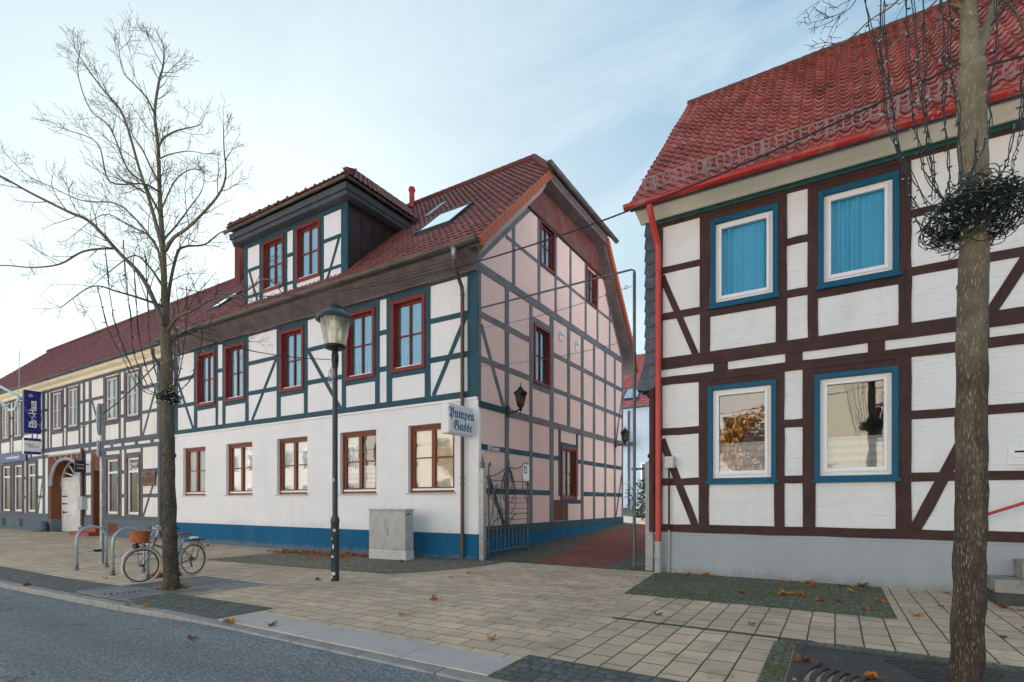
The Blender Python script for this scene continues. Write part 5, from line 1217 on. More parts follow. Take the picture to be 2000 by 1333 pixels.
m.sphere(fg(12.36,2.54,0), .04, 8, 6, (1,1,1.5)); obj('scrollwork', m, M['iron'], gt, smooth='auto')
gs = thing('gate_notice', 'small white notice with a blue pictogram fixed to the top of the gate', 'sign', (-7.68,13.26,2.4))
m = MB(); m.fbox(fg, 13.12, 13.46, 2.10, 2.56, .02, .03); obj('plate', m, M['sign_white'], gs); m = MB(); m.fbox(fg, 13.15, 13.33, 2.32, 2.53, .03, .034); obj('pictogram', m, M['banner_blue'], gs)
m = MB(); m.sphere(fg(13.25,2.47,.034), .02, 8, 6, (.3,1,1)); m.fbox(fg, 13.22, 13.28, 2.36, 2.45, .03, .036); obj('figure', m, M['white_letter'], gs)
ar = thing('pipe_arch', 'thin galvanised pipe arch spanning the lane entrance', 'arch', (-3.81,11.39,0))
m = MB(); m.tube([(-3.81,11.39,-.02),(-3.81,11.39,6.58)], .034, 10); m.tube([(-3.81,11.39,6.4),(-3.81,11.39,6.62),(-3.88,11.39,6.66),(-7.93,11.36,6.58)], .022, 10)
for z_ in (2.22,1.20,.12): m.tube([(-3.81,11.39,z_),(-3.5,11.37,z_)], .022, 8); m.box(-3.86,-3.76,11.34,11.44,z_-.03,z_+.03)
obj('pipe', m, M['iron'], ar, smooth='auto')
for z_, zz in ((6.30,6.05),(5.10,5.05)):
    m = MB(); m.tube([(-3.81,11.39,z_)] + [(-3.81 - 4.12*k/10, 11.38, z_ + (zz-z_)*k/10 - .10*math.sin(PI*k/10)) for k in range(1,10)] + [(-7.93,11.36,zz)], .006, 5)
    m.torus((-4.0,11.39,z_-.01), (0,1,0), .04, .006, 12, 5); obj('wire', m, M['iron'], ar)
# conduit with meter box by the red pipe
cd = thing('cable_conduit', 'slim conduit with a pale junction box beside the red downpipe', 'conduit', (-2.99,11.15,0))
m = MB(); m.tube([(-2.99,11.17,.9),(-2.99,11.17,2.2)], .020, 8); obj('upper_pipe', m, B, cd); m = MB(); m.tube([(-2.99,11.17,0),(-2.99,11.17,.9)], .026, 8); obj('lower_pipe', m, M['grey_pipe'], cd)
m = MB(); m.box(-3.05, -2.87, 11.05, 11.235, 2.20, 2.44); obj('junction_box', m, M['cabinet_base'], cd, bevel=.008)
# overhead cables
def sagging(name, label, a, b, sag, r, n=24, extra=None):
    a, b = Vector(a), Vector(b); m = MB()
    m.tube([a + (b-a)*(i/n) - Vector((0,0,sag*4*(i/n)*(1-i/n))) for i in range(n+1)], r, 6); return tag(obj(name, m, M['black_metal']), label, 'cable')
sagging('overhead_cable', 'black cable sagging across the street front between the two bare trees', (-10.1,4.95,5.35), (.78,5.03,4.72), .72, .008)
sagging('overhead_cable', 'black cable leaving the thick tree towards the right edge', (.82,5.05,4.66), (12,5.2,4.7), .2, .008)
sagging('overhead_cable', 'thin cable from the lamp post to the slim tree', (-8.24,6.78,4.22), (-10.0,4.9,4.55), .12, .008)
sagging('overhead_cable', 'thin cable from the slim tree to the navy banner sign', (-10.1,4.9,4.35), (-37.1,10.4,6.6), 1.5, .014)
# star-shaped street decoration at the left edge
sd = thing('street_decoration', 'pale blue tube star decoration hanging at the left picture edge', 'decoration', (-33.2,8.9,6.2))
m = MB(); Q = [(-37.5,9,7.75),(-35.34,9,7.22),(-32.75,9,6.44),(-33.25,9,5.88),(-34.1,9,5.93)]; m.tube(Q[:3], .06, 8); m.tube(Q[2:], .07, 8); m.tube([(-36.8,9,6.9),(-35.3,9,6.45),(-34.47,9,6.15)], .06, 8); m.tube([(-32.75,9,6.44),(-32.7,9,8.6)], .012, 5)
obj('tube_frame', m, paint('pale_blue_plastic_tube', (.45,.68,.76), .3, .1, 4), sd, smooth=True)
# fallen leaves
LM = {'orange': paint('orange_leaf', (.42,.165,.040), .7, .35, 20), 'ochre': paint('ochre_leaf', (.50,.30,.085), .7, .3, 20), 'brown': paint('brown_leaf', (.24,.085,.035), .8, .35, 20)}
def leaf_mesh(seed):
    rnd = random.Random(seed); mb = MB(); pts = [(0,0,.0)]; n = 20
    for k in range(n):
        a = 2*PI*k/n; lob = 1 + .45*abs(math.cos(2.5*(a-PI/2)))**1.5 - (.2 if k % 2 else 0) + rnd.uniform(-.06,.06)
        r = .062*lob*(.85 if math.sin(a) < -.4 else 1)
        x, y = r*math.cos(a), r*math.sin(a); pts.append((x, y, .006 + .9*abs(x)*rnd.uniform(.15,.5) + .022*math.sin(a*2+rnd.random()*3)+.012))
    mb.add(pts, [(0,1+k,1+(k+1) % n) for k in range(n)]); mb.tube([(0,-.03,.008),(.01,-.10,.02),(.02,-.15,.012)], .0025, 4); return mb.mesh('leaf')
lms = {k: [leaf_mesh(i + 10*j) for i in range(3)] for j, k in enumerate(LM)}
for k in LM:
    for me in lms[k]: me.materials.append(LM[k])
LL_ = {'orange': 'curled orange fallen maple leaf lying on the ground', 'ochre': 'pale ochre fallen maple leaf lying flat on the ground', 'brown': 'dark brown withered maple leaf lying on the ground'}
spots = [(-.72,9.47),(-.60,9.55),(-.47,9.51),(.2,10.31),(.56,9.5),(-.26,5.64),(-.87,6.96),(1.56,7.72),(.89,8.61),(1.26,9.57),(-6.02,3.09),(-4.84,5.12),(-3.18,4.76),(-6.41,8.15),(-6.46,8.8),(-9.01,8.63),(-9.4,9.95),(-.2,9.2),(.05,9.25),(.35,8.75),(-1.3,9.3),(-2.0,6.9),(1.9,8.3),(2.0,9.9),(2.15,9.75),(1.75,9.9),(2.3,10.0),(1.7,6.9),(2.1,7.3),(-8.5,6.7),(-7.3,9.3),(-2.9,11.0),(-.35,10.6),(.5,4.75),(.25,5.35),(1.0,4.6),(-12.9,4.9),(-10.7,9.3),(-11.6,8.8),(-9.0,10.9),(-16.5,7.2),(2.3,8.8),(-5.2,6.2),(-12.3,9.4),(1.55,10.3)]
random.seed(11)
for _ in range(16): spots.append((random.uniform(-3.0, 1.9), 11.12 - random.expovariate(7)))
for _ in range(12): spots.append((random.uniform(-13, 1.5), 3.66 + random.uniform(-.06,.35)))
for _ in range(10): spots.append((random.uniform(-.5, 2.2), random.uniform(4.2, 6.3)))
for i, (x, y) in enumerate(spots):
    k = random.choice(('orange','orange','ochre','brown'))
    o = bpy.data.objects.new('fallen_leaf', random.choice(lms[k])); C.objects.link(o); o.location = (x, y, (road_z(x, y) if y < 3.6 else gz(x)) + .012); o.rotation_euler = (random.uniform(-.15,.15), random.uniform(-.15,.15), random.uniform(0, 6.3)); sc = random.uniform(.45, 1.1); o.scale = (sc, sc, sc)
    tag(o, LL_[k], 'leaf', 'fallen leaves on the pavement')
m = MB(); random.seed(3); base = [bpy_v.co.copy() for bpy_v in lms['orange'][0].vertices][:21]; fcs = [tuple(p.vertices) for p in lms['orange'][0].polygons][:20]
for i in range(230):
    t = random.random(); 
    if i < 160: x = -15.5 + 4.6*t; y = 10.95 - random.expovariate(3.2) - .15*abs(math.sin(x*2))
    elif i < 200: a = random.random()*6.3; r_ = .05 + random.random()*.22; x, y = -10.0 + r_*math.cos(a)*1.1, 4.87 + r_*math.sin(a)
    else: x = -12.1 + random.gauss(0,.22); y = 5.6 + random.gauss(0,.12)
    R_ = Matrix.Rotation(random.random()*6.3, 3, 'Z') @ Matrix.Rotation(random.uniform(-.5,.5), 3, 'X'); s_ = random.uniform(.5,1.0)*(.38 if 160 <= i < 200 else 1); z_ = gz(x) + .01 + random.random()*.03
    m.add([R_ @ (p*s_) + Vector((x, y, z_)) for p in base], fcs)
o = obj('leaf_litter', m, [LM['orange']]); o['kind'] = 'stuff'
# ---------------------------------------------------------------- bare street trees
# LEFT_LIMBS 9.366342569163072
LEFT_LIMBS = [
  ([(-10.05, 4.82, -0.05), (-10.08, 4.8, 0.77), (-10.09, 4.79, 1.5), (-10.11, 4.78, 2.59), (-10.12, 4.77, 3.5), (-10.13, 4.77, 4.14), (-10.16, 4.75, 4.73)], 0.165, 0.105),
  ([(-10.16, 4.75, 4.73), (-10.19, 4.76, 5.33), (-10.23, 4.76, 5.98), (-10.29, 4.75, 6.63), (-10.34, 4.75, 7.19), (-10.38, 4.75, 7.85), (-10.46, 4.73, 8.49), (-10.42, 4.78, 9.08), (-10.38, 4.83, 9.38), (-10.38, 4.85, 9.69)], 0.075, 0.012),
  ([(-10.19, 4.74, 5.96), (-10.15, 4.59, 6.43), (-10.09, 4.46, 6.75), (-10.06, 4.31, 7.14), (-10.13, 4.1, 7.94), (-10.22, 3.88, 8.22), (-10.24, 3.7, 8.4), (-10.28, 3.51, 8.66)], 0.045, 0.008),
  ([(-10.22, 4.72, 6.59), (-10.51, 4.71, 6.95), (-10.8, 4.69, 7.34), (-11.21, 4.61, 7.68), (-11.65, 4.5, 8.54), (-12.15, 4.37, 9.0), (-12.52, 4.31, 9.79), (-12.65, 4.4, 10.46)], 0.03, 0.007),
  ([(-10.16, 4.75, 4.59), (-10.02, 4.63, 4.71), (-10.09, 4.38, 5.31), (-10.24, 4.09, 5.67), (-10.44, 3.76, 6.09), (-10.52, 3.5, 6.16), (-10.84, 3.1, 6.38), (-11.0, 2.8, 6.53), (-11.16, 2.5, 6.6)], 0.06, 0.01),
  ([(-10.85, 4.33, 5.92), (-10.79, 4.21, 5.93), (-11.06, 3.89, 5.82), (-11.24, 3.62, 5.54), (-11.47, 3.32, 5.42), (-11.75, 2.99, 5.39), (-11.78, 2.82, 5.16)], 0.03, 0.007),
  ([(-10.2, 4.73, 5.82), (-10.58, 4.7, 6.3), (-11.01, 4.63, 6.73), (-11.51, 4.53, 7.09), (-12.25, 4.28, 7.24), (-12.96, 4.04, 7.6), (-13.61, 3.84, 7.96), (-14.18, 3.69, 8.48)], 0.025, 0.006),
  ([(-10.13, 4.77, 4.59), (-10.27, 4.88, 5.32), (-10.32, 5.04, 6.05), (-10.37, 5.21, 6.27), (-10.23, 5.49, 6.39), (-10.15, 5.74, 6.7), (-9.97, 6.04, 6.93)], 0.045, 0.008),
  ([(-10.15, 4.76, 5.96), (-9.86, 4.76, 6.11), (-9.46, 4.83, 6.24), (-8.93, 4.98, 6.63), (-8.65, 4.98, 6.9), (-8.52, 4.88, 7.27), (-8.38, 4.79, 7.54)], 0.045, 0.007),
  ([(-10.12, 4.77, 4.5), (-9.69, 4.73, 4.68), (-9.21, 4.71, 4.69), (-8.62, 4.76, 4.8), (-8.01, 4.82, 4.74), (-7.39, 4.89, 4.89), (-6.88, 4.89, 4.46)], 0.045, 0.008),
  ([(-10.12, 4.77, 4.23), (-10.29, 5.08, 4.57), (-10.27, 5.51, 4.82), (-10.19, 5.96, 4.69), (-10.09, 6.44, 4.76)], 0.03, 0.006),
  ([(-10.26, 4.69, 7.77), (-10.37, 4.84, 8.08), (-10.38, 5.04, 8.33), (-10.39, 5.24, 8.51), (-10.37, 5.47, 8.71), (-10.47, 5.62, 9.03)], 0.028, 0.006),
  ([(-10.23, 4.71, 7.59), (-9.81, 4.66, 7.49), (-9.25, 4.69, 7.37), (-8.7, 4.71, 7.14)], 0.02, 0.005),
  ([(-10.24, 4.7, 7.14), (-10.64, 4.72, 7.63), (-11.01, 4.76, 8.08), (-11.42, 4.77, 8.5), (-11.73, 4.85, 9.03)], 0.025, 0.005),
  ([(-10.31, 4.66, 8.39), (-10.19, 4.47, 8.51), (-10.11, 4.25, 8.56), (-10.01, 4.05, 8.59), (-9.82, 3.91, 8.8)], 0.025, 0.005),
  ([(-10.19, 4.74, 5.32), (-10.76, 4.76, 5.83), (-11.37, 4.77, 6.17), (-12.13, 4.69, 6.02), (-12.82, 4.64, 5.85)], 0.03, 0.006),
  ([(-10.19, 4.74, 6.14), (-10.4, 5.07, 6.62), (-10.58, 5.43, 7.22), (-10.82, 5.76, 7.76), (-11.18, 6.0, 8.42)], 0.025, 0.005),
  ([(-10.17, 4.74, 5.5), (-10.82, 4.87, 6.36), (-11.74, 4.84, 6.88), (-12.7, 4.78, 7.33), (-13.88, 4.58, 7.03)], 0.03, 0.006),
  ([(-10.17, 4.74, 4.96), (-9.95, 4.32, 4.91), (-9.77, 3.88, 4.85), (-9.54, 3.46, 4.74), (-9.34, 3.02, 4.25)], 0.03, 0.006),
  ([(-10.24, 4.7, 7.0), (-10.03, 4.36, 6.9), (-10.05, 3.88, 6.7), (-9.75, 3.6, 7.05), (-9.72, 3.15, 7.0)], 0.025, 0.006),
  ([(-10.19, 4.74, 9.23), (-10.43, 4.7, 9.61), (-10.67, 4.68, 10.04), (-10.74, 4.74, 10.08)], 0.01, 0.004),
  ([(-10.25, 4.7, 8.96), (-10.22, 4.89, 9.31), (-10.26, 5.04, 9.57)], 0.01, 0.004),
  ([(-10.22, 4.72, 6.68), (-10.51, 5.12, 7.53), (-10.74, 5.57, 8.04), (-10.99, 6.0, 8.2)], 0.02, 0.005),
]
# RIGHT_LIMBS 3.874008247666148
RIGHT_LIMBS = [
  ([(0.81, 5.04, -0.05), (0.81, 5.05, 0.17), (0.83, 5.05, 0.67), (0.84, 5.06, 1.24), (0.85, 5.07, 1.8), (0.85, 5.07, 2.55), (0.86, 5.08, 3.08), (0.87, 5.08, 3.49), (0.86, 5.07, 3.94), (0.85, 5.07, 4.43), (0.85, 5.07, 4.7)], 0.135, 0.105),
  ([(0.85, 5.07, 4.68), (0.84, 5.08, 4.94), (0.83, 5.09, 5.22), (0.8, 5.1, 5.69), (0.78, 5.1, 6.24), (0.77, 5.12, 6.88), (0.75, 5.13, 7.75)], 0.09, 0.015),
  ([(0.85, 5.07, 4.66), (0.92, 5.21, 4.92), (1.01, 5.36, 5.19), (1.09, 5.51, 5.5), (1.19, 5.67, 5.95), (1.27, 5.81, 6.58), (1.37, 5.97, 7.36)], 0.065, 0.012),
  ([(0.82, 5.05, 5.19), (0.66, 5.14, 5.46), (0.51, 5.24, 5.78), (0.24, 5.26, 6.15), (-0.02, 5.23, 6.5)], 0.035, 0.008),
  ([(0.79, 5.03, 5.64), (0.52, 4.71, 5.64), (0.26, 4.39, 5.77), (0.02, 4.09, 5.82)], 0.035, 0.008),
  ([(0.79, 5.03, 5.41), (0.68, 5.05, 5.3), (0.56, 5.06, 5.21), (0.43, 5.08, 5.12), (0.35, 5.12, 5.07)], 0.012, 0.004),
  ([(0.82, 5.05, 5.11), (0.72, 5.07, 5.21), (0.65, 5.1, 5.08), (0.7, 5.21, 4.94)], 0.012, 0.004),
  ([(0.73, 4.99, 5.41), (0.52, 4.98, 5.4), (0.36, 5.0, 5.32), (0.23, 5.04, 5.31), (0.1, 5.08, 5.26), (-0.01, 5.13, 5.3)], 0.012, 0.004),
  ([(1.02, 5.17, 5.22), (1.19, 5.51, 5.26), (1.33, 5.84, 5.19), (1.47, 6.15, 5.06)], 0.016, 0.004),
  ([(1.1, 5.22, 5.6), (1.36, 5.67, 5.94), (1.66, 6.15, 6.09)], 0.025, 0.006),
  ([(0.77, 5.02, 6.16), (0.64, 5.23, 6.79), (0.46, 5.42, 7.62)], 0.03, 0.006),
  ([(0.75, 5.01, 6.69), (0.92, 4.93, 6.85), (0.97, 4.79, 7.12)], 0.025, 0.006),
  ([(1.15, 5.25, 6.09), (1.46, 5.74, 6.71), (1.76, 6.22, 7.45)], 0.025, 0.006),
  ([(0.22, 4.68, 5.64), (0.19, 4.82, 5.47), (0.11, 4.93, 5.4), (0.03, 5.03, 5.44)], 0.01, 0.003),
]
RIGHT_STRANDS = [
  [(0.17, 4.42, 5.21), (0.2, 4.44, 4.78), (0.31, 4.5, 4.42), (0.37, 4.54, 3.96), (0.48, 4.61, 3.57), (0.63, 4.7, 3.43)],
  [(0.31, 4.92, 5.56), (0.32, 4.84, 4.95), (0.35, 4.77, 4.37), (0.4, 4.72, 4.02), (0.52, 4.71, 3.68), (0.66, 4.72, 3.46)],
  [(0.4, 4.56, 5.21), (0.43, 4.58, 4.67), (0.45, 4.59, 4.28), (0.48, 4.61, 4.07), (0.52, 4.63, 3.82), (0.66, 4.72, 3.57)],
  [(0.43, 4.58, 5.21), (0.49, 4.61, 4.57), (0.52, 4.63, 4.18), (0.55, 4.65, 3.93), (0.58, 4.67, 3.6)],
  [(0.57, 5.07, 5.56), (0.56, 4.96, 4.79), (0.57, 4.87, 4.27), (0.59, 4.78, 3.84), (0.66, 4.72, 3.57)],
  [(0.62, 4.7, 5.21), (0.64, 4.7, 4.53), (0.65, 4.71, 4.1), (0.67, 4.72, 3.75), (0.69, 4.74, 3.57)],
  [(0.67, 4.72, 5.21), (0.69, 4.74, 4.53), (0.73, 4.76, 4.14), (0.75, 4.77, 3.68)],
  [(0.94, 5.3, 5.09), (0.9, 5.17, 4.67), (0.85, 5.04, 4.3), (0.85, 4.93, 3.91), (0.79, 4.8, 3.68)],
  [(0.96, 4.9, 5.1), (0.95, 4.89, 4.71), (0.92, 4.88, 4.39), (0.9, 4.87, 4.07), (0.78, 4.79, 3.71)],
  [(1.11, 4.99, 4.53), (1.09, 4.98, 4.21), (1.04, 4.95, 3.96), (0.98, 4.91, 3.78)],
  [(1.26, 5.49, 4.9), (1.18, 5.31, 4.38), (1.11, 5.13, 4.04), (1.04, 4.95, 3.77)],
  [(0.27, 4.47, 5.21), (0.27, 4.48, 4.57), (0.34, 4.52, 4.03), (0.43, 4.58, 3.68), (0.49, 4.61, 3.43), (0.63, 4.7, 3.29)],
]
LEFT_STRANDS = [
  [(-10.94, 4.04, 5.24), (-10.79, 4.13, 4.53), (-10.56, 4.27, 3.99), (-10.3, 4.43, 3.46), (-9.99, 4.62, 3.32)],
  [(-11.3, 4.29, 6.14), (-11.05, 4.32, 4.81), (-10.71, 4.41, 4.05), (-10.37, 4.51, 3.52), (-9.99, 4.62, 3.35)],
  [(-10.56, 4.27, 6.04), (-10.47, 4.33, 4.88), (-10.39, 4.37, 4.08), (-10.18, 4.5, 3.46)],
  [(-10.85, 4.56, 5.77), (-10.65, 4.53, 4.8), (-10.41, 4.52, 4.03), (-10.07, 4.57, 3.41)],
  [(-10.22, 4.48, 5.77), (-10.18, 4.5, 4.7), (-10.14, 4.53, 4.08), (-10.01, 4.61, 3.44)],
  [(-10.19, 4.97, 4.66), (-10.01, 4.92, 4.06), (-9.91, 4.83, 3.67), (-9.84, 4.71, 3.41)],
  [(-9.39, 4.99, 4.53), (-9.42, 4.97, 4.08), (-9.56, 4.89, 3.64), (-9.76, 4.76, 3.37)],
  [(-10.03, 5.06, 5.4), (-9.92, 4.98, 4.43), (-9.85, 4.86, 3.85), (-9.8, 4.74, 3.41)],
  [(-9.8, 4.74, 4.88), (-9.79, 4.74, 4.17), (-9.83, 4.72, 3.64), (-9.86, 4.7, 3.41)],
]
def bark(name, c0, c1, moss, fleck):
    t = NT(name); o = t.obj()
    v = t.map(o, (9, 9, 1.6)); n = t.noise(v, 1.6, 8, .7, .4); fine = t.noise(t.map(o, (30,30,60)), 1.2, 5, .7)
    z = t.n('ShaderNodeSeparateXYZ', {0: o}).outputs[2]
    c = t.ramp(n, [(.3, mul(c0, .6)), (.5, c0), (.72, c1)])
    c = t.mix(t.ramp(fine, [(.35, .55), (.6, 0.0)]), c, mul(c0, .5))
    up = t.math('MULTIPLY_ADD', z, .20, -.30)
    upn = t.n('ShaderNodeClamp', {0: t.math('ADD', up, t.math('MULTIPLY', t.math('SUBTRACT', t.noise(o, 2.4, 5, .6), .5), 1.2))}).outputs[0]
    c = t.mix(t.math('MULTIPLY', upn, .8), c, t.ramp(t.noise(o, 7, 6, .7), [(.3, mul(moss, .55)), (.7, moss)]))
    fl = t.n('ShaderNodeTexVoronoi', {'Vector': t.map(o, (95, 95, 13)), 'Scale': 1.0, 'Randomness': 1.0}).outputs[0]
    fk = t.math('MULTIPLY', t.ramp(fl, [(.16, 1.0), (.34, 0.0)]), t.ramp(t.noise(o, 5, 4, .6), [(.42, 0.0), (.50, 1.0)]))
    c = t.mix(t.math('MULTIPLY', fk, fleck), c, (.52, .46, .35))
    pl = t.n('ShaderNodeTexVoronoi', {'Vector': t.n('ShaderNodeVectorMath', {0: t.map(o, (46, 46, 11)), 1: t.n('ShaderNodeTexNoise', {'Vector': t.map(o, (9, 9, 5)), 'Scale': 1.0, 'Detail': 4.0}).outputs[1]}, operation='ADD').outputs[0], 'Scale': 1.0}, feature='DISTANCE_TO_EDGE').outputs[0]
    edge = t.ramp(pl, [(.02, 1.0), (.12, 0.0)])
    low = t.n('ShaderNodeClamp', {0: t.math('MULTIPLY_ADD', z, -.34, 1.35)}).outputs[0]
    c = t.mix(t.math('MULTIPLY', t.math('MULTIPLY', edge, low), .38), c, mul(c0, .28))
    len_ = t.ramp(t.noise(t.map(o, (7, 7, 55)), 1.3, 4, .6), [(.62, 0.0), (.68, 1.0)])
    c = t.mix(t.math('MULTIPLY', len_, .35), c, mul(c0, .5))
    h = t.math('SUBTRACT', t.math('ADD', n, t.math('MULTIPLY', fine, .5)), t.math('MULTIPLY', t.math('MULTIPLY', edge, low), .35))
    t.bs(base=c, rough=.9, spec=.25, normal=t.bump(h, .9, .02)); return t.m
M['bark_l'] = bark('dark_ridged_bark', (.088,.077,.062), (.18,.158,.125), (.21,.20,.14), .5)
M['bark_r'] = bark('flecked_dark_bark', (.098,.074,.058), (.21,.17,.13), (.46,.43,.30), .6)
M['twig'] = paint('dark_twigs', (.060,.042,.034), .85, .3, 6)
def smooth_poly(pts, k=4):
    P_ = [Vector(p) for p in pts]; P_ = [P_[0]*2 - P_[1]] + P_ + [P_[-1]*2 - P_[-2]]; out = []
    for i in range(1, len(P_)-2):
        p0, p1, p2, p3 = P_[i-1:i+3]
        for j in range(k):
            t = j/k; out.append(.5*((2*p1) + (p2-p0)*t + (2*p0-5*p1+4*p2-p3)*t*t + (3*p1-p0-3*p2+p3)*t**3))
    out.append(P_[-2]); return out
def grow(mb, start, dirn, L, r, lvl, rnd, up):
    n = 5 if lvl < 2 else 3; pts = [start.copy()]; d = dirn.normalized(); rad = [r]
    for i in range(n):
        d = (d + Vector((rnd.gauss(0,.16), rnd.gauss(0,.16), rnd.gauss(0,.12) + up))).normalized()
        pts.append(pts[-1] + d*(L/n)); rad.append(max(.0021, r*(1 - .6*(i+1)/n)))
    mb.tube(pts, rad, 4 if r > .006 else 3, False)
    if lvl >= 3: return
    k = {0: 9, 1: 6, 2: 3}[lvl]
    for j in range(k):
        t = .18 + .8*(j + rnd.random())/k; i = min(n-1, int(t*n)); f = t*n - i
        p = pts[i].lerp(pts[i+1], f); dd = (pts[i+1]-pts[i]).normalized()
        q = dd.orthogonal().normalized(); q.rotate(Matrix.Rotation(rnd.random()*2*PI, 3, dd))
        grow(mb, p, dd*.75 + q*.85 + Vector((0,0,.15)), L*rnd.uniform(.32,.58)*(1.15 - .4*t), max(.0027, rad[i]*.6), lvl+1, rnd, up)
def tree(name, label, limbs, base, bark_m, seed, dens, first_up=.06, zmax=99):
    rnd = random.Random(seed); r = thing(name, label, 'tree', base)
    trunk = MB(); br = MB(); tw = MB()
    for li, (pts, r0, r1) in enumerate(limbs):
        r0, r1 = r0*(.76 if li == 0 else .80), r1*(.78 if li == 0 else .85)
        P_ = smooth_poly(pts, 5); n = len(P_)-1
        rad = [r0 + (r1-r0)*(i/n)**(.8 if li else 1.0) for i in range(n+1)]
        if li == 0:
            P_ = smooth_poly(pts, 8); n = len(P_)-1; rad = [(r0 + (r1-r0)*i/n)*(1 + .05*noise.noise((i*.5, seed, 0))) for i in range(n+1)]
            rad[0] *= 1.12; rad[1] *= 1.06
            P_ = [p + Vector((noise.noise((i*.3,1,seed)), noise.noise((i*.3,7,seed)), 0))*.012 for i, p in enumerate(P_)]
            trunk.tube(P_, rad, 20)
            for _ in range(9):
                i = rnd.randrange(6, n-4); a = rnd.random()*2*PI; q = P_[i] + Vector((math.cos(a), math.sin(a), 0))*rad[i]*.93
                trunk.sphere(q, rad[i]*rnd.uniform(.18,.32), 8, 6, (1, 1, 1.3))
            continue
        (trunk if li in (1,) else br).tube(P_, rad, 9 if r0 > .03 else 6)
        Ltot = sum((P_[i+1]-P_[i]).length for i in range(n)); m_ = int(Ltot*dens)
        for j in range(m_):
            t = .12 + .88*(j + rnd.random())/m_; i = min(n-1, int(t*n)); p = P_[i].lerp(P_[i+1], t*n-i); dd = (P_[i+1]-P_[i]).normalized()
            q = dd.orthogonal().normalized(); q.rotate(Matrix.Rotation(rnd.random()*2*PI, 3, dd))
            if p.z > zmax: continue
            grow(tw, p, dd*.8 + q*.8 + Vector((0,0,.1)), rnd.uniform(.4,1.05)*(1 if r0 > .02 else .6)*(1 - .45*(i/n if r1 < .02 else 0)), max(.0040, min(.008, rad[i]*.42)), 1 if rnd.random() < .55 else 2, rnd, first_up)
        e = P_[-1]; dd = (P_[-1]-P_[-2]).normalized()
        for _ in range(3): grow(tw, e, dd + Vector((rnd.gauss(0,.3), rnd.gauss(0,.3), rnd.gauss(0,.2))), rnd.uniform(.18,.36), max(.0035, r1*.6), 2, rnd, first_up)
    obj('trunk', trunk, bark_m, r, smooth=True); obj('branches', br, bark_m, r, smooth=True); obj('twigs', tw, M['twig'], r)
    return r
tree('bare_tree', 'slim bare lime tree with a spreading crown in front of the teal corner house', LEFT_LIMBS, (-10.0,4.87,gz(-10)), M['bark_l'], 4, 4.6)
tree('bare_tree', 'thick flecked tree trunk rising out of frame on the right, fairy lights at its fork', RIGHT_LIMBS, (.82,5.05,0), M['bark_r'], 9, 4.2, -.02)
# fairy lights: one coiled nest and its hanging strands per tree
M['cable'] = paint('dark_green_cable', (.010,.018,.016), .45, .2, 20)
M['bulb'] = paint('clear_light_bulb', (.62,.66,.66), .25, .1, 8)
def lights(label, c, R, Hh, n, strands, seed, cr, tr):
    rnd = random.Random(seed); r = thing('fairy_lights', label, 'fairy lights', c, 'fairy light bundles'); c = Vector(c)
    m = MB(); spots = []
    def bulb(p, d): spots.append((Vector(p), d.normalized()))
    for i in range(n):
        a0 = rnd.random()*2*PI; span = rnd.uniform(1.6, 5.5); k = 18; pts = []; zz = max(-1.1, min(1.1, rnd.gauss(0,.5)))*Hh; rr = R*rnd.uniform(.42,1.0); f1 = rnd.uniform(1,3)
        for j in range(k):
            a = a0 + span*j/(k-1); bow = 1 - .42*min(1, abs(zz/Hh))**2
            q = (rr*bow)*(1 + .10*math.sin(f1*a + i) + rnd.gauss(0,.02))
            pts.append(c + Vector((q*math.cos(a), q*math.sin(a), zz + .22*Hh*math.sin(f1*a*1.3 + i*2) + .1*Hh*math.cos(a))))
        m.tube(smooth_poly(pts, 2), cr, 4, False)
        for j in range(2, k, 6): bulb(pts[j], Vector((pts[j].x-c.x, pts[j].y-c.y, rnd.gauss(0,.15))) + Vector((rnd.gauss(0,.1), rnd.gauss(0,.1), rnd.gauss(0,.12))))
    obj('cable_nest', m, M['cable'], r)
    for s_ in strands:
        P_ = smooth_poly(s_, 8); P_ = [p + Vector((rnd.gauss(0,.004), rnd.gauss(0,.004), 0)) for p in P_]; q = MB(); q.tube(P_, cr*1.1, 4, False)
        ph = rnd.random()*6; P2 = [p + Vector((.014*math.sin(i*.45+ph), .014*math.cos(i*.5+ph), 0)) for i, p in enumerate(P_)]; q.tube(smooth_poly(P2[::3] + [P2[-1]], 3), cr*.9, 4, False)
        obj('hanging_strand', q, M['cable'], r)
        for p in P_[1::3]: bulb(p, Vector((rnd.gauss(0,1), rnd.gauss(0,1), rnd.gauss(0,.35))))
    spots.sort(key=lambda t: (t[0].x + .0)**2 + t[0].y**2 + (t[0].z - 1.5)**2)          # nearest ones are parts of their own
    def one(mb, p, d):
        a = len(mb.f); mb.tube([p, p + d*.024*tr], .0055*tr, 5); b_ = len(mb.f); mb.tube([p + d*.024*tr, p + d*.046*tr], [.0042*tr, .0018*tr], 4); return [0]*(b_-a) + [1]*(len(mb.f)-b_)
    def put(nm, mb, idx):
        o = obj(nm, mb, [M['cable'], M['bulb']], r)
        for p, k in zip(o.data.polygons, idx): p.material_index = k
        return o
    for p, d in spots[:95]:
        mb = MB(); ix = one(mb, p, d); put('light_bulb', mb, ix)
    if spots[95:]:
        mb = MB(); ix = []
        for p, d in spots[95:]: ix += one(mb, p, d)
        put('remaining_bulbs', mb, ix)['kind'] = 'stuff'
lights('dense nest of dark fairy light cable hanging round the thick tree on the right', (.87,5.08,3.60), .31, .20, 160, RIGHT_STRANDS, 5, .0033, 1.0)
lights('small dark coil of fairy lights round the slim tree beside the bicycle', (-10.11,4.80,3.34), .19, .14, 46, LEFT_STRANDS, 8, .0062, 1.5)
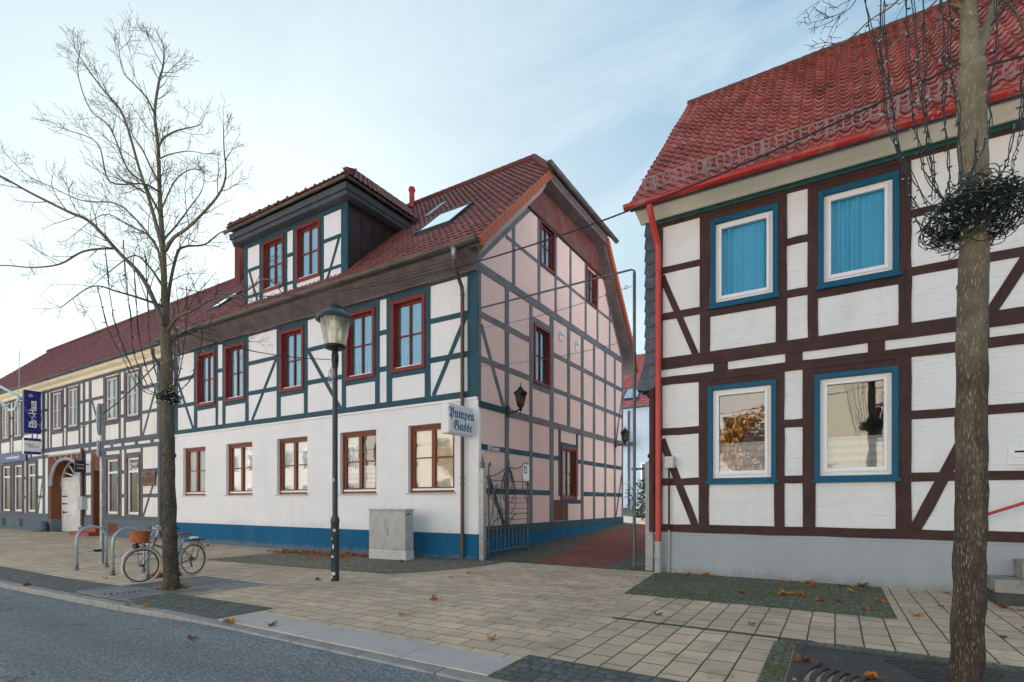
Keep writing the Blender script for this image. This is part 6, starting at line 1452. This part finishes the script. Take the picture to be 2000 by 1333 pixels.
# ---------------------------------------------------------------- house at the end of the lane
bh = thing('rear_house', 'pale blue house with red tiled roof at the end of the lane', 'house', (-9.5, 34, 1.2))
BW = plaster('pale_blue_render', (.44,.56,.66), .05); fB = plane_front(30.0)
m = MB(); wall_holes(m, fB, -17, -4, .4, 7.0, [(-9.6,-8.6,2.5,3.7),(-14,-12.8,2.5,3.9)]); wall_holes(m, lambda u, v, w: (-4+w, u, v), 30, 40, .4, 7, []); wall_holes(m, lambda u, v, w: (-17-w, -u, v), -40, -30, .4, 7, []); wall_holes(m, lambda u, v, w: (-u, 40+w, v), 4, 17, .4, 7, [])
obj('wall', m, BW, bh)
for a, b, c, d in ((-9.65,-8.55,2.45,3.75),(-14.05,-12.75,2.45,3.95)): window(bh, fB, a, b, c, d, M['pvc'], M['pvc'], M['glass_low'], cw=.08, proud=.03, back=-.1, nx=1, bars=())
fBr = lambda x, s, n: (x, 29.6 + .766*s - .643*n, 6.95 + .643*s + .766*n)
tile_roof('roof', M['tile_r'], bh, (0,29.6,6.95), (1,0,0), (0,.766,.643), 22, .32, lambda s: -17.3, lambda s: -3.7, .25, samp=4); 
m = MB(); m.add([(-17.3,29.6,6.9),(-3.7,29.6,6.9),(-3.7,35,11.4),(-17.3,35,11.4),(-17.3,40.4,6.9),(-3.7,40.4,6.9)], [(0,1,2,3),(3,2,5,4)]); obj('roof_deck', m, M['fascia'], bh)
roof_window(bh, fBr, -10.9, -9.9, .9, 2.2); gutter(bh, -17.3, -3.7, 29.5, 6.95, M['gutter_dark'], .09)
m = MB(); m.tube([(-10.35,29.9,6.8),(-10.35,29.9,1.1)], .06, 8); obj('downpipe', m, M['gutter_dark'], bh)
m = MB(); m.poly_prism(lambda u, v, w: (u, 30-w, v), [(-12.6,4.75),(-9.95,4.75),(-9.95,4.9),(-11.3,5.25),(-12.6,5.1)], 0, 1.2); obj('porch_roof', m, M['gutter_dark'], bh)
m = MB(); m.tube([(-9.98,28.9,4.75),(-10.1,29.2,4.6),(-10.35,29.85,4.4)], .045, 8); obj('porch_pipe', m, M['gutter_dark'], bh)
m = MB(); m.lathe([(.14,0),(.14,.9),(.18,.95),(.18,1.0),(0,1.0)], -10.2, 34, 12, 10.7); obj('flue', m, M['red_pipe'], bh)
r = thing('clipped_shrub', 'dark evergreen shrub in the lane behind the granite gate post', 'shrub', (-7.2, 23.2, .7)); rnd = random.Random(2); m = MB()
for i in range(1500):
    a = rnd.random()*2*PI; h = rnd.random(); rr = (.62 + .25*math.sin(a*3+h*5))*math.sin(PI*(.12+.82*h))**.6*rnd.random()**.35*1.15
    p = Vector((-7.2 + rr*math.cos(a), 23.2 + rr*math.sin(a), .75 + h*1.75)); t1 = Vector((rnd.gauss(0,1), rnd.gauss(0,1), rnd.gauss(0,1))).normalized(); t2 = t1.orthogonal().normalized(); s_ = rnd.uniform(.04,.085)
    m.add([p, p+t1*s_+t2*s_*.4, p+t1*s_*2, p+t1*s_-t2*s_*.4], [(0,1,2,3)])
obj('foliage', m, paint('dark_evergreen', (.035,.05,.03), .7, .5, 4), r); m = MB(); m.tube([(-7.2,23.2,.5),(-7.2,23.2,1.4)], .05, 6); obj('stem', m, M['bark_l'], r)
fe = thing('board_fence', 'dark vertical board fence panel behind the evergreen shrub', 'fence', (-7.4,26,.9)); m = MB()
for i in range(14): m.box(-8.3+i*.16, -8.16+i*.16, 26, 26.03, .8, 3.4 + .05*(i % 3))
m.box(-8.3,-6.1,26.03,26.08,1.4,1.5); m.box(-8.3,-6.1,26.03,26.08,2.8,2.9); obj('boards', m, paint('grey_fence_board', (.07,.07,.08), .8, .25, 3), fe)
rl = thing('lane_railing', 'bent blue-grey tubular railing beside the lane steps', 'railing', (-9.6,26.5,.9)); m = MB(); m.tube([(-9.9,26.5,.9),(-9.9,26.5,1.7),(-9.5,26.5,2.4),(-9.0,26.5,2.55),(-8.85,26.5,2.2),(-8.85,26.5,.9)], .03, 8); obj('tube', m, M['stand'], rl)
# ---------------------------------------------------------------- houses across the street (seen in the window panes)
def opp(label, x0, x1, col, case, eave, ridge, y=-8.0, dark=False):
    r = thing('opposite_house', label, 'house', ((x0+x1)/2, y-4, 0)); f = lambda u, v, w: (-u, y + w, v)
    hs = []; n = int((x1-x0)/2.8)
    for i in range(n):
        cx = x0 + (i+.5)*(x1-x0)/n
        for z in (1.3, 4.4): hs.append((-cx-.55, -cx+.55, z, z+1.7))
    m = MB(); wall_holes(m, f, -x1, -x0, -.3, eave, hs)
    for X, sgn in ((x0,1),(x1,-1)):
        m.add([(X,y,-.3),(X,y-9,-.3),(X,y-9,eave),(X,y-4.5,ridge),(X,y,eave)], [(0,1,2,3,4)])
    m.add([(x0,y-9,-.3),(x1,y-9,-.3),(x1,y-9,eave),(x0,y-9,eave)], [(0,1,2,3)]); obj('wall', m, col, r)
    for h in hs: window(r, f, h[0]-.08, h[1]+.08, h[2]-.08, h[3]+.08, case, M['pvc'], M['glass_up'], cw=.09, proud=.04, back=-.1, nx=2, bars=(.65,), cur=[(0,.3,0,1,'net'),(.7,1,0,1,'net')])
    m = MB(); d = (ridge-eave)/4.5
    m.add([(x0-.2,y+.5,eave-.5*d),(x1+.2,y+.5,eave-.5*d),(x1+.2,y-4.5,ridge),(x0-.2,y-4.5,ridge),(x1+.2,y-9.5,eave-.5*d),(x0-.2,y-9.5,eave-.5*d)], [(1,0,3,2),(2,3,5,4)])
    ro = obj('roof', m, M['opp_tile'], r); so = ro.modifiers.new('thickness', 'SOLIDIFY'); so.thickness = .12
    gutter(r, x0-.2, x1+.2, y+.55, eave-.42*d, M['gutter'], .08)
M['opp_tile'] = paint('orange_tiles_opposite', (.34,.13,.075), .75, .3, 9, 0, .3)
opp('yellow rendered house across the street mirrored in the brown-framed house panes', -2.6, 9.5, plaster('warm_yellow_render', (.78,.72,.58)), M['casing_brown'], 8.2, 13.2)
opp('white house with shop windows across the street mirrored in the lower panes', -16.5, -3.0, plaster('pale_render', (.78,.77,.74)), M['pvc'], 8.6, 13.4)
opp('cream house across the street opposite the bicycle stands', -33, -17, plaster('cream_render', (.78,.75,.69)), M['casing_brown'], 8.2, 12.8)
opp('sand coloured house across the street opposite the arched gate', -56, -33.5, plaster('sand_render', (.75,.72,.66)), M['pvc'], 8.0, 12.6)
def golden(x, y, seed, label):
    r = thing('autumn_tree', label, 'tree', (x, y, 0), 'golden trees across the street'); rnd = random.Random(seed)
    m = MB(); m.tube([(x,y,0),(x+.1,y,1.5),(x,y,4.6)], [.13,.1,.05], 8)
    for k in range(7):
        a = k*.9; m.tube([(x,y,2.0+.3*k), (x+.7*math.cos(a),y+.6*math.sin(a),2.8+.38*k), (x+1.3*math.cos(a),y+.9*math.sin(a),3.3+.42*k)], [.04,.025,.01], 5)
    obj('trunk', m, M['bark_l'], r, smooth=True); m = MB()
    for i in range(4200):
        k = rnd.randrange(7); a = k*.9 + rnd.gauss(0,.3); d = rnd.uniform(.3,1.5); p = Vector((x + d*math.cos(a), y + d*.75*math.sin(a), 2.5 + .42*k + .6*d + rnd.gauss(0,.28)))
        t1 = Vector((rnd.gauss(0,1), rnd.gauss(0,1), rnd.gauss(0,1))).normalized(); t2 = t1.orthogonal().normalized(); s_ = rnd.uniform(.05,.09)
        m.add([p, p+t1*s_+t2*s_*.6, p+t1*s_*2, p+t1*s_-t2*s_*.6], [(0,1,2,3)])
    obj('crown', m, paint('golden_foliage', (.60,.27,.03), .6, .5, 2), r)
golden(-4.4, -6.6, 1, 'golden autumn tree across the street, mirrored in the lower left pane'); golden(-22.5, -6.4, 2, 'golden autumn tree across the street, mirrored in the shop windows')
# ---------------------------------------------------------------- camera, sky, sun
cam = bpy.data.cameras.new('camera'); co = bpy.data.objects.new('camera', cam); C.objects.link(co); S.camera = co
cam.sensor_width = 36; cam.lens = 36*1030/2000; cam.shift_y = (980-666.5)/2000; cam.clip_start = .05; cam.clip_end = 2000
co.location = (0, 0, 1.5); co.rotation_euler = (PI/2, 0, math.atan2(1030, 1677))
EL = math.radians(17); AZ = math.atan2(.52, -.85)                     # sun low behind the row on the left
sd = Vector((math.cos(EL)*math.cos(AZ), math.cos(EL)*math.sin(AZ), math.sin(EL)))
sun = bpy.data.lights.new('sun', 'SUN'); sun.energy = 5.0; sun.angle = math.radians(.5); sun.color = (1, .97, .93)
so = bpy.data.objects.new('sun', sun); C.objects.link(so); so.rotation_euler = sd.to_track_quat('Z', 'Y').to_euler(); so.location = (-30, 20, 30)
w = bpy.data.worlds.new('World'); S.world = w; w.use_nodes = True; nt = w.node_tree
bg = nt.nodes['Background']; N_ = nt.nodes.new; Lk = nt.links.new
sky = N_('ShaderNodeTexSky'); sky.sky_type = 'NISHITA'; sky.sun_disc = False; sky.sun_elevation = EL; sky.sun_rotation = PI/2 - AZ
sky.air_density = 1.0; sky.dust_density = 1.5; sky.ozone_density = 1.6
def wn(t, **kw):
    x = N_(t)
    for k, v in kw.items(): setattr(x, k, v)
    return x
def vm(op, a, b):
    x = wn('ShaderNodeVectorMath', operation=op)
    for i, q in enumerate((a, b)):
        if isinstance(q, (tuple, list)): x.inputs[i].default_value = q
        else: Lk(q, x.inputs[i])
    return x.outputs[0]
KC = .58
hazy = vm('DIVIDE', sky.outputs[0], vm('ADD', vm('MULTIPLY', sky.outputs[0], (KC, KC, KC)), (1, 1, 1)))     # hazy air evens the sky out
hazy = vm('MULTIPLY', hazy, (1/1.5, 1/1.5, 1/1.5)); hazy = vm('POWER', hazy, (1.4, 1.4, 1.4)); hazy = vm('MULTIPLY', hazy, (1.30, 1.53, 1.57))
tc = N_('ShaderNodeTexCoord'); sep = N_('ShaderNodeSeparateXYZ'); Lk(tc.outputs['Generated'], sep.inputs[0])
zz = wn('ShaderNodeMath', operation='MAXIMUM'); Lk(sep.outputs[2], zz.inputs[0]); zz.inputs[1].default_value = 0
za = wn('ShaderNodeMath', operation='ADD'); Lk(zz.outputs[0], za.inputs[0]); za.inputs[1].default_value = .18
cmb = N_('ShaderNodeCombineXYZ')
for i in (0, 1):
    dv = wn('ShaderNodeMath', operation='DIVIDE'); Lk(sep.outputs[i], dv.inputs[0]); Lk(za.outputs[0], dv.inputs[1]); Lk(dv.outputs[0], cmb.inputs[i])
mp = N_('ShaderNodeMapping'); Lk(cmb.outputs[0], mp.inputs[0]); mp.inputs['Scale'].default_value = (1.0, 1.9, 1); mp.inputs['Rotation'].default_value = (0, 0, .9)
cn = N_('ShaderNodeTexNoise'); Lk(mp.outputs[0], cn.inputs['Vector']); cn.inputs['Scale'].default_value = 1.3; cn.inputs['Detail'].default_value = 9; cn.inputs['Roughness'].default_value = .6; cn.inputs['Distortion'].default_value = .5
cr = N_('ShaderNodeValToRGB'); Lk(cn.outputs[0], cr.inputs[0]); cr.color_ramp.elements[0].position = .45; cr.color_ramp.elements[1].position = .78; cr.color_ramp.elements[1].color = (.55, .55, .55, 1)
mx = wn('ShaderNodeMix', data_type='RGBA'); Lk(cr.outputs[0], mx.inputs[0]); Lk(hazy, mx.inputs[6]); mx.inputs[7].default_value = (1.36, 1.52, 1.56, 1)
Lk(mx.outputs[2], bg.inputs[0]); bg.inputs[1].default_value = .158
S.view_settings.view_transform = 'Standard'; S.view_settings.look = 'None'; S.view_settings.exposure = 2.2; S.view_settings.gamma = 1.0
S.cycles.max_bounces = 8; S.cycles.diffuse_bounces = 4; S.cycles.glossy_bounces = 4; S.cycles.transmission_bounces = 6; S.cycles.transparent_max_bounces = 12
S.cycles.sample_clamp_indirect = 6; S.cycles.use_denoising = True
